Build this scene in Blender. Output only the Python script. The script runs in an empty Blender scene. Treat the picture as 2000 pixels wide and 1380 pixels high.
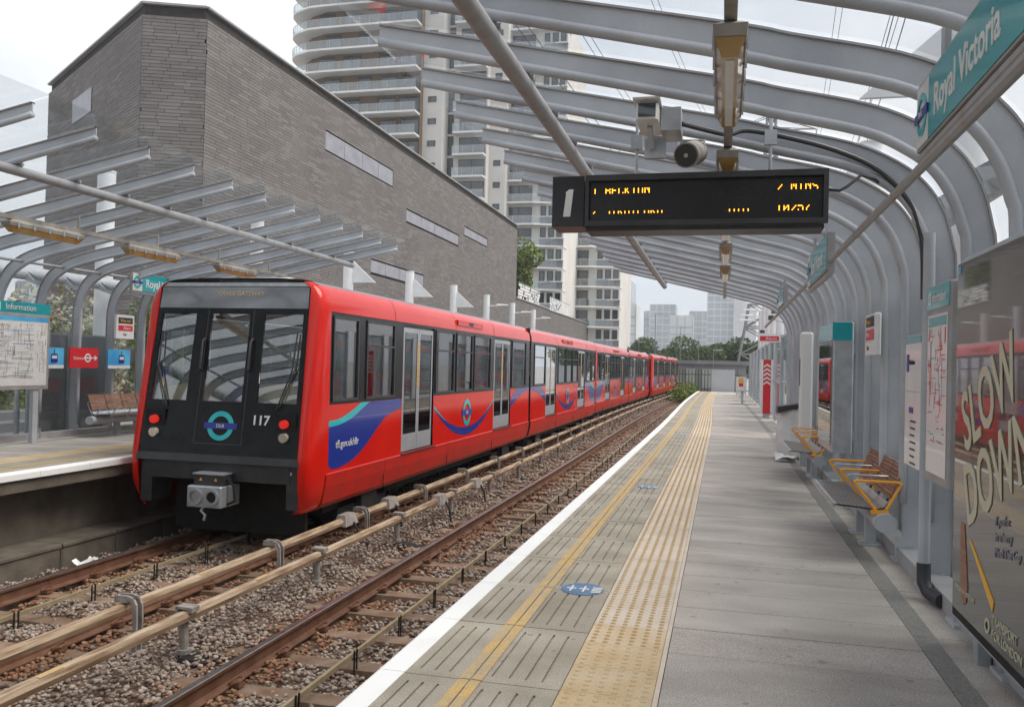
import bpy, math, random
import numpy as np
from mathutils import Vector, Matrix
random.seed(7); rng = np.random.default_rng(7)
SC = bpy.context.scene
COL = SC.collection

# ------------------------------------------------------------------ camera
EYE = Vector((0.0, 0.0, 1.4))
YAW, PITCH, ROLL = math.radians(13.92), math.radians(0.77), math.radians(1.42)
fw = Vector((-math.sin(YAW)*math.cos(PITCH), math.cos(YAW)*math.cos(PITCH), math.sin(PITCH)))
r0 = Vector((math.cos(YAW), math.sin(YAW), 0.0)); u0 = r0.cross(fw)
rt = r0*math.cos(ROLL)+u0*math.sin(ROLL); up = u0*math.cos(ROLL)-r0*math.sin(ROLL)
cd = bpy.data.cameras.new("camera"); cam = bpy.data.objects.new("camera", cd); COL.objects.link(cam)
cam.matrix_world = Matrix(((rt.x, up.x, -fw.x, EYE.x), (rt.y, up.y, -fw.y, EYE.y), (rt.z, up.z, -fw.z, EYE.z), (0, 0, 0, 1)))
cd.sensor_width = 36.0; cd.lens = 30.0; cd.clip_start = 0.05; cd.clip_end = 4000.0
SC.camera = cam

# ------------------------------------------------------------------ world, sun, exposure
SUN_EL, SUN_AZ = math.radians(56), math.radians(78)      # azimuth clockwise from +Y
W = bpy.data.worlds.new("World"); SC.world = W; W.use_nodes = True
wt = W.node_tree; wt.nodes.clear()
wo = wt.nodes.new("ShaderNodeOutputWorld")
sky = wt.nodes.new("ShaderNodeTexSky"); sky.sky_type = 'NISHITA'; sky.sun_disc = False
sky.sun_elevation = SUN_EL; sky.sun_rotation = SUN_AZ; sky.air_density = 1.5; sky.dust_density = 4.0
bg1 = wt.nodes.new("ShaderNodeBackground"); bg1.inputs['Strength'].default_value = 0.10
wt.links.new(sky.outputs[0], bg1.inputs['Color'])
tc = wt.nodes.new("ShaderNodeTexCoord")
mp = wt.nodes.new("ShaderNodeMapping"); mp.inputs['Scale'].default_value = (1.0, 1.0, 2.6)
wt.links.new(tc.outputs['Generated'], mp.inputs['Vector'])
cn = wt.nodes.new("ShaderNodeTexNoise"); cn.inputs['Scale'].default_value = 2.6; cn.inputs['Detail'].default_value = 7; cn.inputs['Roughness'].default_value = 0.55
wt.links.new(mp.outputs[0], cn.inputs['Vector'])
cr = wt.nodes.new("ShaderNodeValToRGB")
cr.color_ramp.elements[0].position = 0.38; cr.color_ramp.elements[0].color = (0.66, 0.72, 0.80, 1)
cr.color_ramp.elements[1].position = 0.62; cr.color_ramp.elements[1].color = (0.97, 0.97, 0.98, 1)
wt.links.new(cn.outputs['Fac'], cr.inputs[0])
bg2 = wt.nodes.new("ShaderNodeBackground"); bg2.inputs['Strength'].default_value = 0.88
wt.links.new(cr.outputs[0], bg2.inputs['Color'])
mx = wt.nodes.new("ShaderNodeMixShader"); mx.inputs[0].default_value = 0.9
wt.links.new(bg1.outputs[0], mx.inputs[1]); wt.links.new(bg2.outputs[0], mx.inputs[2]); wt.links.new(mx.outputs[0], wo.inputs['Surface'])
sd = bpy.data.lights.new("sun", 'SUN'); sd.energy = 2.4; sd.angle = math.radians(38); sd.color = (1.0, 0.93, 0.84)
so = bpy.data.objects.new("sun", sd); COL.objects.link(so)
dv = Vector((math.sin(SUN_AZ)*math.cos(SUN_EL), math.cos(SUN_AZ)*math.cos(SUN_EL), math.sin(SUN_EL)))
so.rotation_euler = dv.to_track_quat('Z', 'Y').to_euler(); so.location = (6, -6, 30)
SC.view_settings.view_transform = 'Standard'; SC.view_settings.look = 'None'
SC.view_settings.exposure = 0.52; SC.view_settings.gamma = 1.0
SC.cycles.max_bounces = 6; SC.cycles.transparent_max_bounces = 24
SC.cycles.use_denoising = True

# ------------------------------------------------------------------ materials
def mat(name, c, c2=None, scale=3.0, rough=0.55, metal=0.0, bump=0.0, bscale=60.0, spec=0.5, rnd=0.0, stretch=None,
        coat=0.0, lo=0.35, hi=0.65, detail=5, fine=0.0, spots=0.0):
    m = bpy.data.materials.new(name); m.use_nodes = True
    t = m.node_tree; N = t.nodes; L = t.links
    b = N['Principled BSDF']
    b.inputs['Roughness'].default_value = rough; b.inputs['Metallic'].default_value = metal
    b.inputs['Specular IOR Level'].default_value = spec
    b.inputs['Coat Weight'].default_value = coat; b.inputs['Coat Roughness'].default_value = 0.03
    b.inputs['Base Color'].default_value = (*c, 1)
    g = N.new("ShaderNodeNewGeometry"); vec = g.outputs['Position']
    if stretch:
        q = N.new("ShaderNodeMapping"); q.inputs['Scale'].default_value = stretch; L.new(vec, q.inputs['Vector']); vec = q.outputs[0]
    col = None
    if c2 is not None:
        n = N.new("ShaderNodeTexNoise"); n.inputs['Scale'].default_value = scale; n.inputs['Detail'].default_value = detail
        L.new(vec, n.inputs['Vector'])
        r = N.new("ShaderNodeValToRGB"); r.color_ramp.elements[0].position = lo; r.color_ramp.elements[1].position = hi
        r.color_ramp.elements[0].color = (*c, 1); r.color_ramp.elements[1].color = (*c2, 1)
        L.new(n.outputs['Fac'], r.inputs[0]); col = r.outputs[0]
    if fine:
        n3 = N.new("ShaderNodeTexNoise"); n3.inputs['Scale'].default_value = 140; n3.inputs['Detail'].default_value = 2
        L.new(g.outputs['Position'], n3.inputs['Vector'])
        mr = N.new("ShaderNodeMapRange"); mr.inputs['From Min'].default_value = 0.3; mr.inputs['From Max'].default_value = 0.7
        mr.inputs['To Min'].default_value = 1-fine; mr.inputs['To Max'].default_value = 1+fine
        L.new(n3.outputs['Fac'], mr.inputs['Value'])
        h0 = N.new("ShaderNodeHueSaturation"); L.new(mr.outputs[0], h0.inputs['Value'])
        if col is not None: L.new(col, h0.inputs['Color'])
        else: h0.inputs['Color'].default_value = (*c, 1)
        col = h0.outputs[0]
    if spots and col is not None:      # trodden gum and drip marks
        vo = N.new("ShaderNodeTexVoronoi"); vo.inputs['Scale'].default_value = spots; L.new(g.outputs['Position'], vo.inputs['Vector'])
        vn = N.new("ShaderNodeTexNoise"); vn.inputs['Scale'].default_value = 1.3; L.new(g.outputs['Position'], vn.inputs['Vector'])
        th = N.new("ShaderNodeMath"); th.operation = 'MULTIPLY_ADD'; th.inputs[1].default_value = .5; th.inputs[2].default_value = -.17; L.new(vn.outputs['Fac'], th.inputs[0])
        lt = N.new("ShaderNodeMath"); lt.operation = 'LESS_THAN'; L.new(vo.outputs['Distance'], lt.inputs[0]); L.new(th.outputs[0], lt.inputs[1])
        mxs = N.new("ShaderNodeMix"); mxs.data_type = 'RGBA'; mxs.blend_type = 'MULTIPLY'; L.new(lt.outputs[0], mxs.inputs['Factor'])
        L.new(col, mxs.inputs['A']); mxs.inputs['B'].default_value = (.72, .71, .70, 1); col = mxs.outputs['Result']
    if rnd:
        oi = N.new("ShaderNodeObjectInfo"); mr = N.new("ShaderNodeMapRange")
        mr.inputs['To Min'].default_value = 1-rnd; mr.inputs['To Max'].default_value = 1+rnd
        L.new(oi.outputs['Random'], mr.inputs['Value'])
        h = N.new("ShaderNodeHueSaturation"); L.new(mr.outputs[0], h.inputs['Value'])
        if col is not None: L.new(col, h.inputs['Color'])
        else: h.inputs['Color'].default_value = (*c, 1)
        col = h.outputs[0]
    if col is not None: L.new(col, b.inputs['Base Color'])
    if bump:
        n2 = N.new("ShaderNodeTexNoise"); n2.inputs['Scale'].default_value = bscale; n2.inputs['Detail'].default_value = 4
        L.new(vec, n2.inputs['Vector'])
        bp = N.new("ShaderNodeBump"); bp.inputs['Strength'].default_value = bump; bp.inputs['Distance'].default_value = 0.02
        L.new(n2.outputs['Fac'], bp.inputs['Height']); L.new(bp.outputs[0], b.inputs['Normal'])
    return m
def glass(name, tint=(0.9, 0.95, 0.95), refl=0.10, rough=0.02, fres=0.6):
    m = bpy.data.materials.new(name); m.use_nodes = True
    t = m.node_tree; N = t.nodes; L = t.links; N.remove(N['Principled BSDF'])
    tr = N.new("ShaderNodeBsdfTransparent"); tr.inputs[0].default_value = (*tint, 1)
    gl = N.new("ShaderNodeBsdfGlossy"); gl.inputs['Roughness'].default_value = rough; gl.inputs[0].default_value = (0.95, 0.97, 1, 1)
    ms = N.new("ShaderNodeMixShader")
    lw = N.new("ShaderNodeLayerWeight"); lw.inputs['Blend'].default_value = 0.35
    mr = N.new("ShaderNodeMapRange"); mr.inputs['To Min'].default_value = refl; mr.inputs['To Max'].default_value = min(1, refl+fres)
    L.new(lw.outputs['Fresnel'], mr.inputs['Value']); L.new(mr.outputs[0], ms.inputs[0])
    L.new(tr.outputs[0], ms.inputs[1]); L.new(gl.outputs[0], ms.inputs[2]); L.new(ms.outputs[0], N['Material Output'].inputs['Surface'])
    return m
def emis(name, c, s):
    m = bpy.data.materials.new(name); m.use_nodes = True
    b = m.node_tree.nodes['Principled BSDF']; b.inputs['Base Color'].default_value = (0.02, 0.01, 0, 1)
    b.inputs['Emission Color'].default_value = (*c, 1); b.inputs['Emission Strength'].default_value = s
    return m
K = dict(
 steel=mat('painted_steel', (.34, .355, .385), (.47, .49, .52), 1.6, .42, bump=.05, bscale=25, fine=.05),
 steel_d=mat('weathered_steel_paint', (.33, .33, .34), (.27, .235, .21), 6, .5, lo=.5, hi=.75),
 galv=mat('galvanised', (.36, .38, .40), (.46, .48, .5), 9, .4, .5),
 white_tube=mat('white_tube', (.66, .68, .70), (.74, .75, .76), 2, .4),
 pane=glass('canopy_glass', (.97, .98, .985), .02, fres=.18),
 panel=glass('far_canopy_glass', (.86, .89, .90), .09, fres=.40),
 wallpane=glass('screen_glass', (.84, .90, .89), .06),
 trainglass=glass('train_glass', (.22, .25, .26), .15),
 cabglass=glass('cab_glass', (.78, .86, .88), .20, fres=.45),
 bglass=mat('building_window', (.02, .028, .034), (.07, .09, .10), .25, .05, spec=1.0),
 balglass=glass('balustrade_glass', (.72, .80, .80), .15),
 red=mat('train_red', (.56, .010, .005), (.60, .014, .006), 1.5, .13, spec=.38),
 red_low=mat('train_red_grimy', (.50, .010, .005), (.30, .022, .014), 2.4, .28, spec=.35, lo=.5, hi=.85),
 header=mat('header_glass_painted_sky', (.15, .165, .18), (.21, .23, .245), 3, .08, spec=.8),  # dark header glass, sky reflection painted in as a paler grey
 black=mat('train_black', (.006, .0065, .008), (.011, .012, .014), 4, .22, spec=.25),
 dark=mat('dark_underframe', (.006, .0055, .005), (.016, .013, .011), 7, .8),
 dgrey=mat('dark_grey', (.028, .028, .03), (.045, .045, .048), 5, .45),
 silver=mat('door_silver', (.36, .38, .40), (.42, .43, .45), 5, .35, .35),
 blue=mat('livery_blue', (.010, .032, .26), None, rough=.22, coat=.6),
 teal=mat('livery_teal', (.0, .42, .46), None, rough=.25, coat=.5),
 white=mat('white_paint', (.80, .80, .80), (.70, .70, .69), 5, .5),
 cream=mat('cream_print', (.52, .49, .36), None, rough=.5),
 tan=mat('cab_tan', (.52, .38, .20), (.58, .44, .25), 4, .5),
 yellow=mat('yellow_paint', (.80, .42, .02), (.72, .36, .02), 8, .4),
 orange=mat('yellow_tube', (.85, .36, .02), None, rough=.35),
 chrome=mat('brushed_steel', (.42, .43, .45), (.5, .5, .52), 12, .28, .85),
 wood=mat('bench_wood', (.20, .09, .05), (.29, .14, .085), 9, .5, stretch=(1, .3, 6), rnd=.15),
 tealsign=mat('teal_sign', (.0, .29, .33), (.0, .32, .36), 2, .25, coat=.3),
 redsign=mat('red_sign', (.60, .02, .03), None, rough=.35),
 signwhite=mat('sign_white', (.72, .72, .71), (.66, .66, .65), 7, .35, coat=.3),
 navy=mat('roundel_blue', (.02, .03, .26), None, rough=.35),
 ink=mat('ink', (.03, .03, .035), None, rough=.5),
 greyink=mat('map_ink', (.28, .29, .31), (.42, .43, .44), 20, .4),
 bluesign=mat('blue_print', (.04, .30, .62), (.12, .48, .76), 3, .3),
 signback=mat('sign_edge', (.33, .33, .34), (.28, .26, .24), 5, .45),
 concrete=mat('platform_concrete', (.32, .288, .262), (.44, .402, .368), 1.5, .85, bump=.35, bscale=90, rnd=.09, stretch=(.8, 1.7, 1), fine=.32, spots=7.0),
 slab=mat('edge_slab', (.27, .24, .19), (.37, .335, .275), 2.6, .85, bump=.25, bscale=80, rnd=.08, fine=.25, spots=8.0),
 coping=mat('coping_white', (.80, .80, .79), (.70, .69, .67), 3, .6, bump=.05, lo=.55, hi=.85, rnd=.02),
 yline=mat('yellow_line', (.52, .34, .13), (.40, .31, .19), 7, .75, fine=.2),
 tact1=mat('tactile_tan', (.47, .34, .185), (.53, .42, .28), 4, .8, bump=.15, rnd=.06, fine=.14),
 tact2=mat('tactile_pale', (.52, .44, .36), (.58, .50, .42), 4, .8, bump=.1, rnd=.05, fine=.12),
 tactm=mat('tactile_mid', (.48, .36, .22), (.54, .43, .31), 4, .8, bump=.12, rnd=.07, fine=.14),
 dots=mat('tactile_dots', (.40, .27, .12), (.46, .33, .18), 8, .8),
 drain=mat('drain_grate', (.19, .18, .17), (.32, .31, .29), 120, .6, .3, bump=.6, bscale=120),
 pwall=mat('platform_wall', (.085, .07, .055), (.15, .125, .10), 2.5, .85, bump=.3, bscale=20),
 ballast=mat('ballast_ground', (.15, .085, .055), (.24, .165, .12), 14, .95, bump=1.0, bscale=30, lo=.3, hi=.7),
 rusty=mat('rusty_stone', (.17, .07, .032), (.33, .19, .115), 17, .9, bump=.4, bscale=70, lo=.38, hi=.62),
 stone=mat('ballast_stone', (.16, .105, .075), (.41, .345, .295), 17, .9, bump=.4, bscale=70, lo=.38, hi=.62),
 sleeper=mat('sleeper', (.16, .09, .052), (.25, .175, .125), 5, .9, bump=.3, bscale=50, rnd=.2),
 rail=mat('rail_rust', (.10, .038, .018), (.15, .07, .04), 6, .75, bump=.2, bscale=60),
 railtop=mat('rail_head', (.20, .17, .16), (.28, .25, .24), 8, .32, .8),
 clip=mat('rail_clip', (.12, .045, .02), (.18, .085, .045), 9, .8),
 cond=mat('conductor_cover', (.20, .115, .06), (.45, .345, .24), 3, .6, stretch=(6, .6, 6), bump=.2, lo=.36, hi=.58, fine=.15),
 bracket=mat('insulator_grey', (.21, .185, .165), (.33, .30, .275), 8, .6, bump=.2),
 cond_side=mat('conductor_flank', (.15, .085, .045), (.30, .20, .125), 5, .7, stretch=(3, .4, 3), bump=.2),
 brass=mat('loop_rod', (.22, .17, .10), (.30, .24, .15), 8, .6),
 lampglass=mat('lamp_amber', (.34, .19, .045), (.42, .27, .09), 6, .2, coat=.6),
 lampgrey=mat('lamp_body', (.24, .21, .18), (.34, .32, .29), 6, .5),
 brick=mat('grey_brick', (.150, .139, .134), (.180, .168, .162), .5, .85, rnd=.10, fine=.1),
 brick2=mat('grey_brick_light', (.168, .156, .150), (.205, .192, .185), .6, .85, rnd=.10, fine=.1),
 mortar=mat('mortar', (.04, .036, .034), (.055, .05, .047), 4, .95),
 roofcap=mat('parapet_cap', (.27, .27, .28), (.33, .33, .34), 3, .5),
 sticker=mat('sticker_blue', (.06, .14, .27), (.14, .21, .32), 6, .5),
 slate=mat('facade_window_grey', (.21, .21, .245), (.28, .28, .315), 1.2, .35),
 beige=mat('render_beige', (.62, .60, .57), (.68, .66, .63), .3, .8),
 brown=mat('brown_cladding', (.13, .09, .055), (.18, .125, .08), 3, .7, stretch=(8, 8, .3)),
 balc=mat('balcony_white', (.68, .68, .67), (.76, .76, .75), .4, .6),
 gpanel=mat('grey_panel', (.18, .18, .20), (.24, .24, .26), .6, .5),
 soil=mat('ground_paving', (.30, .29, .27), (.38, .37, .35), .5, .9, bump=.2),
 grass=mat('grass_blades', (.08, .14, .03), (.16, .22, .06), 3, .8, rnd=.1),
 leaf=mat('leaf_green', (.035, .07, .018), (.10, .15, .04), 1.2, .65),
 leaf2=mat('leaf_light', (.09, .14, .02), (.20, .25, .05), 1.5, .65),
 vine=mat('dry_vine', (.26, .26, .18), (.46, .45, .35), 3, .85),
 bark=mat('bark', (.09, .07, .05), (.13, .10, .08), 6, .9),
 far1=mat('far_glass_tower', (.22, .29, .34), (.34, .40, .44), .05, .3),
 far2=mat('far_pale_tower', (.50, .51, .52), (.6, .6, .6), .05, .6),
 pylon=mat('pylon_steel', (.16, .17, .18), (.22, .23, .24), 1, .5),
 shed=mat('shed_cladding', (.20, .21, .22), (.26, .27, .28), .5, .6),
 hoard=mat('grey_hoarding', (.40, .43, .46), (.45, .47, .50), 1, .6),
 screen=mat('display_black', (.008, .008, .009), (.014, .014, .015), 6, .25),
 led=emis('led_amber', (1.0, .36, .02), 3.2),
 lamp_red=emis('tail_light', (1.0, .02, .015), .4),
 lens=mat('headlight_lens', (.55, .5, .42), (.68, .62, .52), 30, .1, .3, coat=1),
 plastic=mat('bag_plastic', (.60, .60, .59), (.70, .70, .69), 7, .35, bump=.5, bscale=18),
 poster=mat('advert_poster', (.010, .011, .011), (.030, .030, .024), 1.1, .25, coat=1.0),
 orange_flesh=mat('litter_yellow', (.75, .36, .03), None, rough=.4),
)
# ------------------------------------------------------------------ helpers
class MB:
    def __init__(s): s.v = []; s.f = []; s.m = []; s.cm = 0
    def add(s, vs, fs):
        n = len(s.v); s.v.extend(tuple(p) for p in vs); s.f.extend(tuple(i+n for i in f) for f in fs); s.m.extend([s.cm]*len(fs)); return s
    def box(s, x0, y0, z0, x1, y1, z1):
        if x0 > x1: x0, x1 = x1, x0
        if y0 > y1: y0, y1 = y1, y0
        if z0 > z1: z0, z1 = z1, z0
        return s.add([(x0,y0,z0),(x1,y0,z0),(x1,y1,z0),(x0,y1,z0),(x0,y0,z1),(x1,y0,z1),(x1,y1,z1),(x0,y1,z1)],
              [(0,3,2,1),(4,5,6,7),(0,1,5,4),(1,2,6,5),(2,3,7,6),(3,0,4,7)])
    def hexa(s, b, t):      # bottom quad and top quad, same order (ccw from above)
        return s.add(list(b)+list(t), [(0,3,2,1),(4,5,6,7),(0,1,5,4),(1,2,6,5),(2,3,7,6),(3,0,4,7)])
    def cbox(s, x0, y0, z0, x1, y1, z1, c=.01):   # box with chamfered vertical and top edges
        a = [(x0+c,y0),(x1-c,y0),(x1,y0+c),(x1,y1-c),(x1-c,y1),(x0+c,y1),(x0,y1-c),(x0,y0+c)]
        cx, cy = (x0+x1)/2, (y0+y1)/2
        def sc(p): return (p[0]+(c if p[0] < cx else -c)*.7, p[1]+(c if p[1] < cy else -c)*.7)
        vs = [(*p, z0) for p in a]+[(*p, z1-c) for p in a]+[(*sc(p), z1) for p in a]
        fs = [tuple(range(7, -1, -1)), tuple(range(16, 24))]
        for r in (0, 8):
            for i in range(8): j = (i+1) % 8; fs.append((r+i, r+j, r+8+j, r+8+i))
        return s.add(vs, fs)
    def tube(s, pts, r, n=8, caps=True, r2=None):
        pts = [Vector(p) for p in pts]; k = len(pts); vs = []; fs = []
        t0 = (pts[1]-pts[0]).normalized()
        a = t0.orthogonal().normalized()
        for i, p in enumerate(pts):
            t = ((pts[min(i+1, k-1)]-p).normalized()+(p-pts[max(i-1, 0)]).normalized())
            t = t.normalized() if t.length > 1e-6 else t0
            a = (a-t*a.dot(t)).normalized(); b = t.cross(a)
            rr = r if r2 is None else r+(r2-r)*i/(k-1)
            for j in range(n):
                q = 2*math.pi*(j+.5)/n; vs.append(p+a*math.cos(q)*rr+b*math.sin(q)*rr)
        for i in range(k-1):
            for j in range(n):
                l = (j+1) % n; fs.append((i*n+j, i*n+l, (i+1)*n+l, (i+1)*n+j))
        if caps: fs.append(tuple(range(n-1, -1, -1))); fs.append(tuple((k-1)*n+j for j in range(n)))
        return s.add(vs, fs)
    def cyl(s, p, q, r, n=12, r2=None, caps=True): return s.tube([p, q], r, n, caps, r2)
    def prism(s, poly, ax, a, b):    # extrude a 2-D polygon along an axis
        def P(u, v, w): return {'x': (w, u, v), 'y': (u, w, v), 'z': (u, v, w)}[ax]
        n = len(poly); vs = [P(u, v, a) for u, v in poly]+[P(u, v, b) for u, v in poly]
        fs = [tuple(range(n)), tuple(range(2*n-1, n-1, -1))]
        for i in range(n): j = (i+1) % n; fs.append((i, i+n, j+n, j))
        return s.add(vs, fs)
    def sheet(s, rows):              # rows of points -> quads
        n = len(rows[0]); vs = [p for r in rows for p in r]; fs = []
        for i in range(len(rows)-1):
            for j in range(n-1): fs.append((i*n+j, i*n+j+1, (i+1)*n+j+1, (i+1)*n+j))
        return s.add(vs, fs)
    def grid(s, us, vs_, pos, hole=None):
        n = len(us); V = [pos(u, v) for v in vs_ for u in us]; F = []
        for j in range(len(vs_)-1):
            for i in range(n-1):
                um, vm = (us[i]+us[i+1])/2, (vs_[j]+vs_[j+1])/2
                if hole and hole(um, vm): continue
                F.append((j*n+i, j*n+i+1, (j+1)*n+i+1, (j+1)*n+i))
        return s.add(V, F)
    def steps(s, xs, ys, h, z0):     # height field on a rectilinear grid with vertical walls
        H = [[h((xs[i]+xs[i+1])/2, (ys[j]+ys[j+1])/2) for i in range(len(xs)-1)] for j in range(len(ys)-1)]
        def q(*p): s.add(p, [(0, 1, 2, 3)])
        nx, ny = len(xs)-1, len(ys)-1
        for j in range(ny):
            for i in range(nx):
                z = H[j][i]; q((xs[i],ys[j],z),(xs[i+1],ys[j],z),(xs[i+1],ys[j+1],z),(xs[i],ys[j+1],z))
                zr = H[j][i+1] if i+1 < nx else z0
                if zr != z: q((xs[i+1],ys[j],z),(xs[i+1],ys[j],zr),(xs[i+1],ys[j+1],zr),(xs[i+1],ys[j+1],z))
                zt = H[j+1][i] if j+1 < ny else z0
                if zt != z: q((xs[i],ys[j+1],z),(xs[i+1],ys[j+1],z),(xs[i+1],ys[j+1],zt),(xs[i],ys[j+1],zt))
                if i == 0: q((xs[0],ys[j],z),(xs[0],ys[j+1],z),(xs[0],ys[j+1],z0),(xs[0],ys[j],z0))
                if j == 0: q((xs[i],ys[0],z),(xs[i],ys[0],z0),(xs[i+1],ys[0],z0),(xs[i+1],ys[0],z))
        return s
    def mesh(s, name, mats, off=(0, 0, 0), smooth=False):
        me = bpy.data.meshes.new(name)
        me.from_pydata([(a-off[0], b-off[1], c-off[2]) for a, b, c in s.v], [], s.f)
        for m in (mats if isinstance(mats, (list, tuple)) else [mats]): me.materials.append(K[m] if isinstance(m, str) else m)
        if any(s.m): me.polygons.foreach_set('material_index', s.m)
        if smooth: me.polygons.foreach_set('use_smooth', [True]*len(me.polygons))
        me.update(); return me
    def build(s, name, mats, parent=None, smooth=False, label=None, cat=None, group=None, kind=None):
        off = wpos(parent) if parent is not None else (0, 0, 0)
        o = bpy.data.objects.new(name, s.mesh(name, mats, off, smooth)); COL.objects.link(o)
        if smooth: shade(o)
        if parent is not None: o.parent = parent
        tag(o, label, cat, group, kind); return o
def shade(o, ang=40):
    # smooth shading with hard edges above an angle, no operators
    me = o.data; me.update()
    import bmesh
    bm = bmesh.new(); bm.from_mesh(me)
    for e in bm.edges:
        if len(e.link_faces) == 2 and e.calc_face_angle(0) > math.radians(ang): e.smooth = False
    bm.to_mesh(me); bm.free()
def wpos(o):
    p = Vector((0, 0, 0))
    while o is not None: p += o.location; o = o.parent
    return p
def tag(o, label=None, cat=None, group=None, kind=None):
    if label: o['label'] = label
    if cat: o['category'] = cat
    if group: o['group'] = group
    if kind: o['kind'] = kind
def thing(name, loc, label=None, cat=None, group=None, kind=None):
    o = bpy.data.objects.new(name, None); COL.objects.link(o); o.location = loc; o.empty_display_size = .2
    tag(o, label, cat, group, kind); return o
def put(name, me, parent, loc=(0, 0, 0), rz=0.0):     # place shared mesh data as a part
    o = bpy.data.objects.new(name, me); COL.objects.link(o); o.parent = parent; o.location = loc; o.rotation_euler.z = rz; return o
def dup(root, loc, rz=0.0, label=None, group=None):
    def cp(o, par):
        c = o.copy(); COL.objects.link(c); c.parent = par
        for ch in kids.get(o, ()): cp(ch, c)
        return c
    kids = {}
    for o in COL.objects:
        if o.parent: kids.setdefault(o.parent, []).append(o)
    r = cp(root, None); r.location = loc; r.rotation_euler.z = rz
    if label: r['label'] = label
    if group: r['group'] = group
    return r
def text(body, size, m, loc, xdir, parent, name='lettering', updir=(0, 0, 1), align='LEFT', ext=.0015, bold=0.0, sx=1.0):
    cu = bpy.data.curves.new('t', 'FONT'); cu.body = body; cu.size = size; cu.align_x = align; cu.extrude = ext; cu.offset = bold; cu.resolution_u = 3
    to = bpy.data.objects.new('t', cu); me = bpy.data.meshes.new_from_object(to)
    bpy.data.objects.remove(to); bpy.data.curves.remove(cu); me.name = name
    X = Vector(xdir).normalized(); U = Vector(updir).normalized(); Nn = X.cross(U)
    off = wpos(parent) if parent is not None else Vector((0, 0, 0)); l = Vector(loc)-off
    for v in me.vertices: p = v.co.copy(); v.co = l+X*p.x*sx+U*p.y+Nn*p.z
    me.materials.clear(); me.materials.append(K[m]); me.update()
    o = bpy.data.objects.new(name, me); COL.objects.link(o); o.parent = parent; return o
def ring(mb, c, xd, ud, r0, r1, t=.004, n=32):
    c, xd, ud = Vector(c), Vector(xd).normalized(), Vector(ud).normalized(); nn = xd.cross(ud)
    vs = []; fs = []
    for i in range(n):
        a = 2*math.pi*i/n; d = xd*math.cos(a)+ud*math.sin(a); vs += [c+d*r0+nn*t, c+d*r1+nn*t, c+d*r1, c+d*r0]
    for i in range(n):
        j = (i+1) % n
        for k in range(3): fs.append((4*i+k, 4*j+k, 4*j+k+1, 4*i+k+1))
    return mb.add(vs, fs)
def plate(mb, c, xd, ud, w, h, t):      # thin block centred at c on a plane
    c, xd, ud = Vector(c), Vector(xd).normalized(), Vector(ud).normalized(); nn = xd.cross(ud)
    q = [c-xd*w/2-ud*h/2, c+xd*w/2-ud*h/2, c+xd*w/2+ud*h/2, c-xd*w/2+ud*h/2]
    return mb.add(q+[p+nn*t for p in q], [(3,2,1,0),(4,5,6,7),(0,1,5,4),(1,2,6,5),(2,3,7,6),(3,0,4,7)])
def roundel(parent, c, xd, ud, R, bar='navy', ringm='teal', word='', t=.004):
    rg = ring(MB(), c, xd, ud, R*.66, R, t).build('roundel_ring', ringm, parent)
    nn = Vector(xd).normalized().cross(Vector(ud).normalized())
    b = plate(MB(), Vector(c)+nn*.001, xd, ud, R*2.5, R*.42, t+.002).build('roundel_bar', bar, parent)
    if word: text(word, R*.34, 'signwhite', Vector(c)+nn*(t+.0045)-Vector(ud)*R*.12, xd, parent, align='CENTER', updir=ud)
_T = np.array([(-50, 0), (22, 0), (36, -.16), (50, -.15), (62, .0), (88, .5), (120, 1.7), (200, 7)])
def off(y): return float(np.mean(np.interp(np.linspace(y-4, y+4, 9), _T[:, 0], _T[:, 1])))
def frange(a, b, d):
    n = int(round((b-a)/d)); return [a+d*i for i in range(n+1)]
# ------------------------------------------------------------------ ground, platforms, tracks
ZR = -1.05                         # rail head level; platform surface is z = 0
ZB = -1.27                         # ballast
MB().add([(-1500,-200,ZB-.12),(1500,-200,ZB-.12),(1500,2500,ZB-.12),(-1500,2500,ZB-.12)], [(0,1,2,3)]).build('ground', 'soil', kind='structure')
g = MB()
ys = list(np.arange(-26, 160, 1.0))
g.sheet([[(x+off(y), y, ZB+(.03*math.sin(3*x+y)+.02*math.sin(7*y+2*x)) if -8.2 < x < -1.6 else ZB) for x in np.arange(-8.6, -1.2, .37)] for y in ys])
g.build('ballast_bed', 'ballast', kind='structure', smooth=True)
MB().box(1.62, -26, ZB-.1, 14, 160, -.35).box(-40, -26, ZB-.1, -11.2, 29, -.3).build('pavement', 'soil', kind='structure')

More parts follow.
